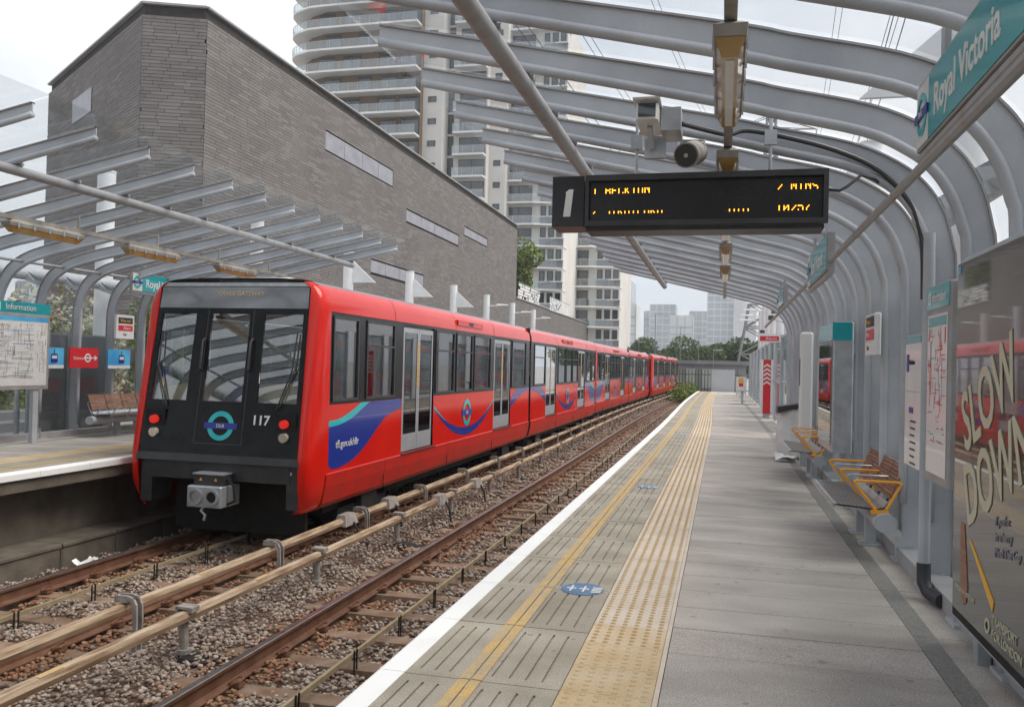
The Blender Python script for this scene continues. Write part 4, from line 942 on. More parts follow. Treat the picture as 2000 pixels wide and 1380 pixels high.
# ------------------------------------------------------------------ the red train
HW = 1.325
PROF = [(-.60, 1.20), (-.52, 1.275), (-.30, 1.322), (-.125, 1.335), (2.06, 1.325), (2.18, 1.312), (2.28, 1.285), (2.36, 1.235), (2.41, 1.18), (2.45, 1.10), (2.48, .95), (2.495, .6), (2.50, 0)]
def hw(z): return float(np.interp(z, [p[0] for p in PROF], [p[1] for p in PROF]))
def yf(z): return .05*max(0, -z)/.6+.15*max(0, z-.1)          # raked front
SLEN = 12.75
WINS = [(.66, 1.50), (1.78, 2.90), (4.93, 6.03), (6.18, 7.28), (7.43, 8.74), (10.78, 12.32)]
DOORS = [(3.27, 4.85), (9.07, 10.68)]
ZW0, ZW1, ZD0, ZD1 = .84, 2.01, -.10, 2.02
def section(root, ox, oy, flip, lead):
    """one articulated half; flip puts the cab at the far end"""
    T = (lambda y: oy+SLEN-y) if flip else (lambda y: oy+y)
    def Q(mb): return mb
    holes = [(a, b, ZW0, ZW1) for a, b in WINS]+[(a, b, ZD0, ZD1) for a, b in DOORS]
    inh = lambda y, z: any(a < y < b and c < z < d for a, b, c, d in holes)
    cuts = sorted({.50, SLEN}|{q for a, b in WINS+DOORS for q in (a, b)})
    for s in (1, -1):
        X = lambda z, e=0: ox+s*(hw(z)+e)
        lo = MB(); lo.grid(cuts, [-.12, ZD0, .80], lambda y, z: (X(z, -.012), T(y), z), inh); lo.build('body_side', 'red', root)
        bd = MB(); bd.grid(cuts, [.80, ZW0, ZW1, ZD1, 2.06], lambda y, z: (X(z, -.014), T(y), z), inh); bd.build('window_band', 'black', root)
        ca = MB(); zz = [2.06, 2.11, 2.16, 2.21, 2.26, 2.31, 2.35, 2.385, 2.41]
        ca.grid([.56, 3, 6, 9, SLEN], zz, lambda y, z: (X(z), T(y), z)); ca.build('cantrail', 'red', root, smooth=True)
        sk = MB()
        for (a, b) in ((.50, 2.55), (2.56, 5.72), (5.73, 9.0), (9.01, SLEN)):
            sk.grid([a, b], [-.60, -.57, -.52, -.42, -.30, -.2, -.13], lambda y, z: (X(z, .012), T(y), z)); sk.add([(X(-.13, .012), T(a), -.13), (X(-.13, .012), T(b), -.13), (X(-.12, -.03), T(b), -.112), (X(-.12, -.03), T(a), -.112)], [(0, 1, 2, 3)])
        sk.build('skirt', 'red_low', root)
        for a in (2.555, 5.725, 9.005): MB().box(X(-.35, .004), T(a-.004), -.58, X(-.35, .0145), T(a+.004), -.13).build('skirt_seam', 'ink', root)
        for a in (2.9, 6.1, 9.0): MB().tube([(X(z, .0015), T(a), z) for z in (2.065, 2.12, 2.18, 2.24, 2.30, 2.35, 2.40)], .003, 4, False).build('cantrail_seam', 'ink', root)
        if s < 0: # far side: simple glazing only
            for a, b in WINS+DOORS: MB().add([(X(1, -.03), T(a), .2), (X(1, -.03), T(b), .2), (X(1, -.03), T(b), 2.0), (X(1, -.03), T(a), 2.0)], [(0, 1, 2, 3)]).build('far_window', 'trainglass', root)
            continue
        for i, (a, b) in enumerate(WINS):
            w = MB(); e = .035; split = 1.62 if i else None
            def fr(y0, y1, z0, z1): w.hexa([(X(z0, -.03), T(y0), z0), (X(z0, .004), T(y0), z0), (X(z0, .004), T(y1), z0), (X(z0, -.03), T(y1), z0)], [(X(z1, -.03), T(y0), z1), (X(z1, .004), T(y0), z1), (X(z1, .004), T(y1), z1), (X(z1, -.03), T(y1), z1)])
            fr(a, a+e, ZW0, ZW1); fr(b-e, b, ZW0, ZW1); fr(a+e, b-e, ZW0, ZW0+e); fr(a+e, b-e, ZW1-e, ZW1)
            if split: fr(a+e, b-e, split, split+.03)
            w = w.build('window', 'dgrey', root)
            MB().add([(X(1, -.022), T(a+e), ZW0+e), (X(1, -.022), T(b-e), ZW0+e), (X(1, -.022), T(b-e), ZW1-e), (X(1, -.022), T(a+e), ZW1-e)], [(0, 1, 2, 3)]).build('pane', 'trainglass', w)
        for a, b in DOORS:
            mid = (a+b)/2
            MB().grid([a, a+.05, b-.05, b], [ZD0, ZD1-.04, ZD1], lambda y, z: (X(1, -.05), T(y), z), lambda y, z: a+.05 < y < b-.05 and z < ZD1-.04).build('door_frame', 'black', root)
            for (p, q) in ((a+.05, mid-.004), (mid+.004, b-.05)):
                e = .065; lf = MB()
                lf.grid([p, p+e, q-e, q], [ZD0+.01, .20, ZD1-.12, ZD1-.04], lambda y, z: (X(1, -.028), T(y), z), lambda y, z: p+e < y < q-e and .20 < z < ZD1-.12)
                lf.grid([p, q], [ZD0, ZD0+.01], lambda y, z: (X(1, -.028-.04*(z < ZD0+.005)), T(y), z))
                d = lf.build('door', 'silver', root)
                MB().add([(X(1, -.034), T(p+e-.005), .30), (X(1, -.034), T(q-e+.005), .30), (X(1, -.034), T(q-e+.005), ZD1-.115), (X(1, -.034), T(p+e-.005), ZD1-.115)], [(0, 1, 2, 3)]).build('door_glass', 'trainglass', d)
                MB().add([(X(1, -.033), T(p+e-.005), .195), (X(1, -.033), T(q-e+.005), .195), (X(1, -.033), T(q-e+.005), .30), (X(1, -.033), T(p+e-.005), .30)], [(0, 1, 2, 3)]).build('kick_glass', 'black', d)
            hz = MB()
            for k in range(9):
                for dy in (-.052, .012): hz.box(X(1, -.0275), T(mid+dy), 1.0+k*.085, X(1, -.0255), T(mid+dy+.04), 1.055+k*.085)
            hz.build('hazard_strip', 'yellow', root)
            MB().box(X(-.11, .002), T(a-.05), -.128, X(-.11, .03), T(b+.05), -.108).build('door_step', 'dgrey', root)
        MB().box(X(2.2, -.02), T(6.2), 2.16, X(2.2, .03), T(8.0), 2.27).build('roof_vent', 'red', root); MB().box(X(2.2, .025), T(6.95), 2.18, X(2.2, .034), T(7.25), 2.25).build('side_display', 'ink', root)
        # livery shapes, thin vinyl on the panels
        def vinyl(poly, m, e, name): 
            n = len(poly); mb = MB(); mb.add([(X(.4, -.012+e), T(y), z) for y, z in poly], [tuple(range(n))]); return mb.build(name, m, root)
        def curve(pts, n=6): return smooth_path(pts, n)
        low = curve([(.56, .02), (.66, -.06), (.85, -.085), (1.3, -.03), (1.75, .12), (2.25, .38), (2.65, .56), (3.2, .64)])
        tl = curve([(.56, .58), (.9, .60), (1.3, .69), (1.6, .79), (1.82, .838)]); tb = curve([(.56, .50), (.95, .52), (1.35, .60), (1.7, .72), (1.95, .80)])
        def band(lo_, hi_, m, e, name):       # strip between two curves sampled at equal counts
            mb = MB(); mb.sheet([[(X(.4, -.012+e), T(y), min(z, .799)) for y, z in lo_], [(X(.4, -.012+e), T(y), min(z, .799)) for y, z in hi_]]); return mb.build(name, m, root)
        ylo = np.linspace(.56, 3.24, 40)
        def fz(c): a = np.array(c); return lambda y: float(np.interp(y, a[:, 0], a[:, 1]))
        fl, ft, fb = fz(low), fz(tl), fz(tb)
        band([(y, fl(y)) for y in ylo], [(y, min(.799, max(fl(y), fb(y) if y < 1.95 else .799))) for y in ylo], 'blue', .003, 'livery_wave')
        yt = np.linspace(.56, 1.95, 24); 
        band([(y, fb(y)) for y in yt], [(y, min(.835, ft(y) if y < 1.82 else .835)) for y in yt], 'teal', .004, 'livery_edge')
        ym = np.linspace(4.90, 9.02, 40); c0 = 6.96
        g1 = lambda y: -.06+.62*((y-c0)/2.06)**2; g2 = lambda y: .10+.46*((y-c0)/2.06)**2
        band([(y, g1(y)) for y in ym], [(y, g2(y)) for y in ym], 'blue', .003, 'livery_wave')
        for sgn in (-1, 1):
            yq = np.linspace(c0+sgn*1.3, c0+sgn*2.06, 12); band([(y, g2(y)) for y in yq], [(y, g2(y)+.05*abs(y-c0-sgn*1.3)/.76) for y in yq], 'teal', .0035, 'livery_edge')
        ye = np.linspace(10.72, SLEN, 24); hpk = lambda y: .20+.52*(1-((SLEN-y)/2.3)**2); tpk = lambda y: .50+.55*(1-((SLEN-y)/2.1)**2)
        band([(y, hpk(y)) for y in ye], [(y, max(hpk(y), min(.799, tpk(y)))) for y in ye], 'blue', .003, 'livery_wave')
        roundel(root, (X(.4, -.006), T(c0), .40), (0, 1, 0), (0, 0, 1), .275, 'navy', 'teal', 'DLR' if lead else '')
    if lead: text('tfl.gov.uk/dlr', .15, 'signwhite', (ox+HW+.004, T(.80), .20), (0, 1, 0), root, name='web_address')
    # roof, floor, ends, interior
    rf = MB(); rf.grid([.42, 4, 8, SLEN], [-1.18, -1.10, -.95, -.6, 0, .6, .95, 1.10, 1.18], lambda y, x: (ox+x, T(y), float(np.interp(abs(x), [0, .6, .95, 1.10, 1.18], [2.5, 2.495, 2.48, 2.45, 2.41]))+.001)); rf.build('roof', 'gpanel', root, smooth=True)
    MB().cbox(ox-.55, min(T(.8), T(2.6)), 2.48, ox+.55, max(T(.8), T(2.6)), 2.545, .02).build('roof_unit', 'balc', root)
    MB().box(ox-1.27, min(T(.5), T(SLEN)), -.30, ox+1.27, max(T(.5), T(SLEN)), -.12).build('floor', 'dark', root)
    MB().box(ox-1.05, min(T(1), T(SLEN-.5)), -.75, ox+1.05, max(T(1), T(SLEN-.5)), -.31).build('underframe', 'dark', root)
    for yb in (2.4, 10.9):
        bg = MB().box(ox-1.05, min(T(yb-.9), T(yb+.9)), -.92, ox+1.05, max(T(yb-.9), T(yb+.9)), -.62).build('bogie', 'dark', root)
        for dy in (-.65, .65):
            for s in (-.75, .75): MB().cyl((ox+s-.06, T(yb+dy), ZR+.36), (ox+s+.06, T(yb+dy), ZR+.36), .355, 20).build('wheel', 'dark', bg)
        MB().box(ox+1.06, min(T(yb-.3), T(yb+.3)), -.88, ox+1.16, max(T(yb-.3), T(yb+.3)), -.6).build('shoe_gear', 'dark', bg)
    MB().grid([-1.25, 1.25], [-.12, 2.3], lambda x, z: (ox+x, T(SLEN-.02), z)).build('end_wall', 'dark', root)
    for k, yy in enumerate((1.9, 5.3, 6.3, 7.3, 8.3, 11.3)):
        for s in (-1, 1):
            st = MB().box(ox+s*.55, T(yy), .25, ox+s*1.2, T(yy+.45), .42).build('seat', 'navy', root); MB().box(ox+s*.55, T(yy+.40), .42, ox+s*1.2, T(yy+.47), 1.0).build('seat_back', 'navy', st)
    for yy in (3.3, 4.8, 9.1, 10.6): MB().cyl((ox+.75, T(yy), -.1), (ox+.75, T(yy), 2.2), .018, 8).build('grab_pole', 'yellow', root)
    # ---- cab front
    xs = [-1, -.93, -.47, -.30, -.255, .245, .29, .44, .93, 1]          # fractions of mask half width
    MW = lambda z: min(hw(z)-.10, 1.185-.05*max(0, z)/2.4)
    zs = [.12, .26, .80, .82, 2.0, 2.03, 2.07, 2.36, 2.43]
    wl = [(-.93, -.47), (-.255, .245), (.44, .93)]
    F = lambda u, z, e=0: (ox+u*MW(z), T(yf(z)-e), z)
    MB().grid(xs, zs, lambda u, z: F(u, z), lambda u, z: (.82 < z < 2.0 and any(a < u < b for a, b in wl))).build('front_mask', 'black', root)
    for a, b in wl: MB().add([F(a, .82, -.012), F(b, .82, -.012), F(b, 2.0, -.012), F(a, 2.0, -.012)], [(0, 1, 2, 3)]).build('windscreen', 'cabglass', root)
    MB().add([F(-.985, 2.075, .004), F(.985, 2.075, .004), F(.985, 2.365, .004), F(-.985, 2.365, .004)], [(0, 1, 2, 3)]).build('destination_glass', 'header', root)
    MB().add([F(-.99, 2.375, .004), F(.99, 2.375, .004), F(.99, 2.425, .004), F(-.99, 2.425, .004)], [(0, 1, 2, 3)]).build('header_trim', 'galv', root)
    MB().box(ox-1.0, T(yf(2.2)+.05), 2.08, ox+1.0, T(yf(2.2)+.2), 2.36).build('destination_backing', 'gpanel', root)
    if lead: text('TOWER GATEWAY', .085, 'tan', (ox-.28, T(yf(2.245))-.008, 2.245), (1, 0, 0), root, updir=(0, .15, 1))
    for s in (-1, 1):
        pl = MB(); zz = [-.60, -.5, -.3, -.12, .12, .5, .9, 1.4, 1.9, 2.06, 2.16, 2.26, 2.35, 2.41, 2.44]
        def row(z):
            w = hw(z); m_ = MW(z); y0 = yf(z); k = .06 if z < -.4 else 0
            return [(ox+s*m_, T(y0+.01), z), (ox+s*(m_+.004), T(y0-.015+k), z), (ox+s*(w-.07), T(y0-.005+k), z), (ox+s*(w-.025), T(y0+.04+k), z), (ox+s*w, T(y0+.13+k), z), (ox+s*w, T(.565), z)]
        pl.sheet([row(z) for z in zz]); pl.build('corner_pillar', 'red', root, smooth=True)
        MB().box(ox+s*.82, T(yf(.5)-.001), .27, ox+s*1.12, T(yf(.5)-.006), .70).build('lamp_panel', 'black', root)
        lx = ox+s*.965
        tl_ = MB().cyl((lx, T(.05), .56), (lx, T(-.012)+(.02 if flip else 0), .556), .055, 18).build('tail_light', 'lamp_red', root)
        MB().cyl((lx, T(.05), .385), (lx, T(-.012), .381), .06, 18).build('headlight', 'lens', root)
        wp = MB().tube([(ox+s*.82, T(yf(.80)-.03), .74), (ox+s*1.0, T(yf(1.2)-.035), 1.25), (ox+s*1.02, T(yf(1.75)-.03), 1.75)], .011, 6).tube([(ox+s*.86, T(yf(.80)-.035), .76), (ox+s*1.05, T(yf(1.3)-.03), 1.32)], .008, 6); wp.build('wiper', 'ink', root)
        hx = ox+(-.36 if s < 0 else .36)
        MB().tube([(hx, T(yf(1.2)), 1.22), (hx, T(yf(1.25)-.05), 1.25), (hx, T(yf(1.6)-.05), 1.62), (hx, T(yf(1.65)), 1.66)], .016, 8).build('grab_handle', 'ink', root, smooth=True)
        # tan driver's desk seen behind the glass
        a, b = sorted((ox+s*.42, ox+s*1.12)); MB().hexa([(a, T(.30), .35), (b, T(.30), .35), (b, T(.75), .35), (a, T(.75), .35)], [(a, T(.32), .95 if s < 0 else 1.05), (b, T(.32), 1.1), (b, T(.72), 1.1), (a, T(.72), .95)]).build('desk', 'tan', root)
    for xx in (-.305, .295):
        MB().add([F(xx-.006, .26, .003), F(xx+.006, .26, .003), F(xx+.006, 2.05, .003), F(xx-.006, 2.05, .003)], [(0, 1, 2, 3)]).build('door_seam', 'ink', root)
    MB().add([F(-.3, .255, .003), F(.3, .255, .003), F(.3, .268, .003), F(-.3, .268, .003)], [(0, 1, 2, 3)]).build('door_sill_seam', 'ink', root)
    roundel(root, (ox+.02, T(yf(.5)-.004), .50), (1 if not flip else -1, 0, 0), (0, .15 if not flip else -.15, 1), .195, 'navy', 'teal', 'DLR' if lead else '')
    if lead: text('117', .175, 'signwhite', (ox+.47, T(yf(.535)-.008), .535), (1, 0, 0), root, name='fleet_number', updir=(0, .15, 1), bold=.004)
    bm_ = MB().hexa([(ox-1.21, T(-.02), .02), (ox+1.21, T(-.02), .02), (ox+1.21, T(.3), .02), (ox-1.21, T(.3), .02)], [(ox-1.2, T(-.005), .119), (ox+1.2, T(-.005), .119), (ox+1.2, T(.3), .119), (ox-1.2, T(.3), .119)]); bm_.box(ox-1.05, T(.05), -.22, ox+1.05, T(.4), .019); bm_.build('bumper', 'dgrey', root)
    for s in (-1, 1): MB().box(ox+s*1.0, T(.06), -.55, ox+s*1.17, T(.5), .019).build('end_post', 'dgrey', root)
    if lead: text('B', .06, 'signwhite', (ox+1.05, T(.055), -.10), (1, 0, 0), root)
    cp = MB().cbox(ox-.25, T(-.25), -.53, ox+.25, T(.2), -.26, .015).build('coupler', 'silver', root)
    for dx in (-.12, .12): ring(MB(), (ox+dx, T(-.252), -.395), (1, 0, 0), (0, 0, 1), .07, .105, .02).build('coupler_ring', 'galv', cp); MB().cyl((ox+dx, T(-.245), -.395), (ox+dx, T(-.2525), -.395), .07, 16).build('coupler_face', 'dark' if dx > 0 else 'galv', cp)
    MB().box(ox-.20, T(-.17), -.259, ox+.24, T(.2), -.12).build('coupler_head', 'dgrey', cp); MB().box(ox-.21, T(-.19), -.119, ox+.25, T(.15), -.10).build('coupler_cover', 'galv', cp)
    for dx in (-.1, .12): MB().add([(ox+dx-.025, T(-.173), -.20), (ox+dx+.025, T(-.173), -.20), (ox+dx, T(-.173), -.155)], [(0, 1, 2)]).build('warning_triangle', 'yellow', cp)
    MB().tube([(ox-.02, T(-.2), -.53), (ox-.05, T(-.22), -.58), (ox+.02, T(-.23), -.63), (ox, T(-.23), -.70)], .02, 8).build('coupler_handle', 'galv', cp, smooth=True)
    MB().tube([(ox+.24, T(-.1), -.16), (ox+.34, T(-.1), -.26), (ox+.36, T(-.1), -.45), (ox+.25, T(-.1), -.50)], .018, 8).build('hose', 'dark', cp, smooth=True)
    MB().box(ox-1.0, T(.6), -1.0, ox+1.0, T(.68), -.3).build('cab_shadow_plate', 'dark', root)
def unit(y, lead, label):
    t = thing('train_unit', (TX1+off(y+12), y, ZR), label, 'train', None)
    section(t, wpos(t).x, y, False, lead); section(t, wpos(t).x, y+SLEN+.22, True, False)
    x = wpos(t).x
    MB().box(x-1.15, y+SLEN-.05, -.5, x+1.15, y+SLEN+.27, 2.34).build('articulation_bellows', 'ink', t)
    MB().box(x-1.29, y+SLEN+.06, -.3, x+1.29, y+SLEN+.16, 2.42).build('bellows_frame', 'dark', t)
    return t
UL = 2*SLEN+.22+.25
U1 = unit(10.0, True, 'red leading train unit numbered 117 with black front and blue wave livery')
U2 = unit(10.0+UL, False, 'red middle train unit coupled behind the leading unit')
U2.rotation_euler.z = math.atan2(-(off(10+2*UL)-off(10+UL)), UL)
U3 = dup(U2, (TX1+off(10+2*UL+12), 10.0+2*UL, ZR), math.atan2(-(off(10+3*UL)-off(10+2*UL)), UL), 'red rear train unit farthest down the track')
# ------------------------------------------------------------------ brick building
ZT = 15.15; ZG = -.3
c3 = Vector((-20, 29.46)); c2 = Vector((-22.22, 28.57)); c1 = Vector((-33.76, 36.45)); e3 = Vector((-20, 81.6))
B = thing('brick_building', (-20, 29.5, ZG), 'large grey brick building with flat roof and slit windows behind the far platform', 'building')
core = [(c3.x-.06, c3.y+.02), (e3.x-.06, e3.y), (-49, 81.6), (-49, 54), (c1.x+.05, c1.y+.1), (c2.x+.02, c2.y+.07)]
MB().prism(core[::-1], 'z', ZG, ZT-.02).build('core', 'mortar', B)
SLITS = [(39.85, 49.05, 12.2, 13.12), (51.45, 62.6, 10.5, 11.2), (64.1, 70.7, 11.55, 12.15), (33.0, 43.0, 4.2, 4.9), (46, 55, 6.6, 7.3), (56, 68, 4.4, 5.0)]
CH, BL = .135, .85
face_defs = [(c3, e3, 0), (c2, c3, 1), (c1, c2, 2)]
near = []; rest1 = MB(); rest2 = MB(); rb = random.Random(5)
for (a, b, fi) in face_defs:
    d = (b-a); L = d.length; d = d/L; nn = Vector((d.y, -d.x))       # outward normal
    if nn.dot(Vector((0, 0))-(a+b)/2) < 0: nn = -nn
    nrow = int((ZT-.35-ZG)/CH)
    for r in range(nrow):
        z = ZG+r*CH
        if fi == 0 and z < 1.0: continue
        u = -rb.uniform(0, BL)
        while u < L:
            bl = BL*rb.uniform(.75, 1.2); u0, u1 = max(0, u), min(L, u+bl-.018); u += bl
            if u1-u0 < .05: continue
            if fi == 0:
                for q0, q1, z0, z1 in SLITS:
                    if z0-.15 < z < z1:
                        if u0 < q0-a.y < u1: u1 = q0-a.y
                        if u0 < q1-a.y < u1: u0 = q1-a.y
                if u1-u0 < .03 or any(q0-.01 < a.y+(u0+u1)/2 < q1+.01 for q0, q1, z0, z1 in SLITS if z0-.15 < z < z1): continue
            pr = .028+rb.uniform(0, .007)
            p0, p1 = a+d*u0, a+d*u1
            bot = [(p0.x, p0.y, z), (p1.x, p1.y, z), (p1.x+nn.x*pr, p1.y+nn.y*pr, z), (p0.x+nn.x*pr, p0.y+nn.y*pr, z)]
            if Vector((bot[1][0]-bot[0][0], bot[1][1]-bot[0][1])).cross(Vector((bot[3][0]-bot[0][0], bot[3][1]-bot[0][1]))) < 0: bot = bot[::-1]
            top = [(x, y, z+CH-.016) for x, y, _ in bot]
            if fi == 1 and 7.5 < z < 14.8 and len(near) < 290: near.append((bot, top))
            else: (rest1 if rb.random() < .6 else rest2).hexa(bot, top)
rest1.build('brickwork', 'brick', B, kind='stuff'); rest2.build('light_brickwork', 'brick2', B, kind='stuff')
for bt, tp in near: MB().hexa(bt, tp).build('brick', 'brick2' if rb.random() < .45 else 'brick', B)
for (y0, y1, z0, z1) in SLITS:
    n = 4
    for k in range(n): a, b = y0+(y1-y0)*k/n, y0+(y1-y0)*(k+1)/n; MB().box(-20.03, a+.02, z0, -19.985, b-.02, z1).build('slit_window', 'slate', B)
def lip(a, b, nm='parapet_cap', z=ZT-.33, w=.10, h=.36):
    d = (b-a).normalized(); nn = Vector((d.y, -d.x))
    if nn.dot(-(a+b)/2) < 0: nn = -nn
    q = [a-nn*.4-d*.02, b-nn*.4+d*.02, b+nn*w+d*.02, a+nn*w-d*.02]
    if (q[1]-q[0]).cross(q[2]-q[0]) < 0: q = q[::-1]
    MB().hexa([(p.x, p.y, z+.28) for p in q], [(p.x, p.y, z+h) for p in q]).build(nm, 'roofcap', B)
for a, b in ((c3, e3), (c2, c3), (c1, c2)): lip(a, b)
MB().box(-33.3, 35.2, 11.6, -33.0, 35.45, 13.3)
dd = (c2-c1).normalized(); 
p0 = c1+dd*4.6; p1 = c1+dd*7.6; nn = Vector((dd.y, -dd.x)); nn = nn if nn.dot(-p0) > 0 else -nn
MB().add([(p0.x+nn.x*.06, p0.y+nn.y*.06, 12.2), (p1.x+nn.x*.06, p1.y+nn.y*.06, 12.2), (p1.x+nn.x*.06, p1.y+nn.y*.06, 13.3), (p0.x+nn.x*.06, p0.y+nn.y*.06, 13.3)], [(0, 1, 2, 3)]).build('pale_panel', 'slate', B)
# lower wing and terrace beyond
W2 = thing('brick_wing', (-20, 82, ZG), 'lower stepped grey brick wing with a roof terrace beyond the big brick building', 'building')
def brickbox(x0, y0, y1, z1, parent, nm, lo=0):
    MB().box(-40, y0, ZG, x0-.05, y1, z1).build('core', 'mortar', parent)
    m = MB(); m2 = MB()
    for r in range(int((z1-ZG)/CH)):
        z = ZG+r*CH
        if z < 2.5: continue
        y = y0-rb.random()*BL
        while y < y1:
            bl = BL*rb.uniform(.8, 1.2); a, b = max(y0, y), min(y1, y+bl-.02); y += bl
            if b-a > .05: (m if rb.random() < .6 else m2).box(x0-.05, a, z, x0+rb.uniform(0, .015), b, z+CH-.016)
    m.build('brickwork', 'brick', parent, kind='stuff'); m2.build('light_brickwork', 'brick2', parent, kind='stuff')
    MB().box(x0-.4, y0, z1, x0+.1, y1, z1+.12).build('parapet_cap', 'roofcap', parent)
brickbox(-20, 81.62, 98, 8.0, W2, 'a'); brickbox(-20, 98.02, 140, 7.9, W2, 'b')
for (ya, yb, z) in ((82.5, 93, 8.12), (98.5, 112, 8.02)):
    sc_ = thing('patterned_balustrade', (-20, ya, z), 'white patterned balustrade in front of the bright green terrace trees' if ya < 90 else 'white patterned balustrade on the brick wing below the apartment wing', 'balustrade')
    m = MB(); r_ = random.Random(int(ya))
    for k in range(int((yb-ya)/.28)):
        y = ya+k*.28; 
        for j in range(5):
            if r_.random() < .75: m.box(-20.0, y+.02, z+j*.3, -19.96, y+.26, z+j*.3+.24)
    m.build('pattern_panel', 'white', sc_); MB().box(-20.03, ya, z+1.5, -19.94, yb, z+1.56).build('rail', 'galv', sc_)

# ------------------------------------------------------------------ foliage
def foliage(name, c, r, n, m, parent, sz=.5, seed=0, sq=1.0, lumps=9):
    r_ = np.random.default_rng(seed); L = []
    lc = r_.normal(0, 1, (lumps, 3)); lc /= np.linalg.norm(lc, axis=1)[:, None]; lc *= r_.uniform(.25, .75, (lumps, 1)); lr = r_.uniform(.32, .55, lumps)
    i = r_.integers(0, lumps, n); d = r_.normal(0, 1, (n, 3)); d /= np.linalg.norm(d, axis=1)[:, None]
    P = lc[i]+d*lr[i][:, None]*r_.uniform(.55, 1.05, (n, 1))**.5
    P = P*np.array(r)+np.array(c)
    a = r_.normal(0, 1, (n, 3)); a /= np.linalg.norm(a, axis=1)[:, None]; b = np.cross(a, r_.normal(0, 1, (n, 3))); b /= np.linalg.norm(b, axis=1)[:, None]
    s = sz*r_.uniform(.5, 1.2, (n, 1))
    V = np.stack([P-a*s*.5, P+b*s*.28, P+a*s*.5, P-b*s*.28], 1).reshape(-1, 3)
    off_ = np.array(wpos(parent)) if parent is not None else 0
    V = V-off_; F = np.arange(4*n).reshape(-1, 4)
    me = bpy.data.meshes.new(name); me.vertices.add(4*n); me.vertices.foreach_set('co', V.ravel()); me.loops.add(4*n); me.loops.foreach_set('vertex_index', F.ravel().astype(np.int32))
    me.polygons.add(n); me.polygons.foreach_set('loop_start', np.arange(0, 4*n, 4, dtype=np.int32)); me.update(); me.validate(); me.materials.append(K[m])
    o = bpy.data.objects.new(name, me); COL.objects.link(o)
    if parent is not None: o.parent = parent
    return o
def tree(x, y, z0, h, rad, label, group, m='leaf', seed=0, n=2600, sz=.55):
    t = thing('tree', (x, y, z0), label, 'tree', group); r_ = random.Random(seed)
    MB().tube([(x, y, z0), (x+.1, y, z0+h*.3), (x+r_.uniform(-.3, .3), y, z0+h*.6)], h*.025, 8, r2=h*.01).build('trunk', 'bark', t)
    lm = MB()
    for k in range(6):
        a = r_.uniform(0, 6.28); lm.tube([(x, y, z0+h*r_.uniform(.25, .5)), (x+rad*.5*math.cos(a), y+rad*.5*math.sin(a), z0+h*r_.uniform(.55, .8))], h*.010, 5, r2=.02)
    lm.build('limbs', 'bark', t)
    foliage('crown', (x, y, z0+h*.6), (rad, rad, h*.42), n, m, t, sz, seed)
    return t
gT = 'trees along the line beyond the platform end'
rT = random.Random(3)
for k in range(20):
    u = k/19; x = -42+58*u+rT.uniform(-2, 2); y = 150+rT.uniform(-12, 22); h = rT.uniform(7.6, 9.8)
    tree(x, y, -2, h, h*.52, 'dense green tree in the belt behind the shed', gT, 'leaf', k, 5000, .55)
for k in range(6): tree(-30-6*k+rT.uniform(-1, 1), 142+rT.uniform(-6, 6), -2, rT.uniform(6.5, 8), 4, 'dense green tree in the belt behind the train', 'trees behind the train', 'leaf', 40+k, 1800, .7)
tree(-22.8, 89.5, 8.0, 7.0, 3.7, 'bright green bushy tree on the brick terrace', None, 'leaf2', 70, 6500, .42)
tree(-23.2, 95.0, 7.5, 6.4, 2.8, 'smaller bright green tree on the brick terrace', None, 'leaf2', 71, 5000, .40)
# dry vine hedge behind the far platform, green hedge outside the near wall
h = thing('vine_hedge', (-14.5, 14, -.3), 'tangled dry grey-green vines covering the bank behind the far platform', 'hedge')
for k in range(7): foliage('vine_mass', (-15.6-.35*(k % 2), 9.5+k*1.9, 1.25+.35*math.sin(k*2.1)), (1.2, 1.5, 1.75), 4200, 'vine' if k % 3 else 'leaf2', h, .16, 90+k, lumps=14)
MB().box(-19.0, 6, -.3, -15.9, 24, 2.2).build('bank', 'soil', h)
h = thing('green_hedge', (3.4, 10, -.3), 'green hedge growing outside the near canopy wall', 'hedge')
for k in range(8): foliage('hedge_mass', (3.6, 3+k*2.6, .6), (.8, 1.6, 1.1), 1500, 'leaf', h, .18, 120+k)
h = thing('lineside_scrub', (-4, 66, ZB), 'green weeds and scrub beside the track past the platform end', 'scrub', kind=None)
for k in range(12): foliage('scrub_mass', (-4.3+rT.uniform(-.3, 2.0), 66+k*2.0, -1.0), (.8, 1.2, .9+rT.random()*.5), 1100, 'leaf2', h, .22, 150+k)
# palisade fence and shed
fz = thing('palisade_fence', (-3, 84, -1), 'dark green palisade fence in front of the shed', 'fence')
pm = MB().box(-.04, -.02, 0, .04, .02, 2.6).mesh('pale', 'leaf')
for k in range(26): put('pale', pm, fz, (-3.2+k*.30, 0, -.2))
for z in (.3, 1.9): MB().box(-6.3, 84.03, z-1, 1.7, 84.08, z-.92).build('rail', 'leaf', fz)
sh = thing('trackside_shed', (-2, 96, -1), 'low dark grey cladded shed with flat roof beyond the platform end', 'shed')
MB().box(-5.0, 95, -1.4, 2.4, 103, 2.0).build('wall', 'shed', sh); MB().box(-5.4, 94.5, 2.0, 2.8, 103.5, 2.4).build('roof', 'gpanel', sh)
for k in range(9): MB().box(-4.9+k*.8, 94.93, -1.3, -4.84+k*.8, 94.995, 1.98).build('cladding_rib', 'gpanel', sh)
for x in (-4.0, -2.2, -.6): MB().box(x, 94.9, -.6, x+1.1, 94.99, 1.5).build('panel', 'galv', sh)
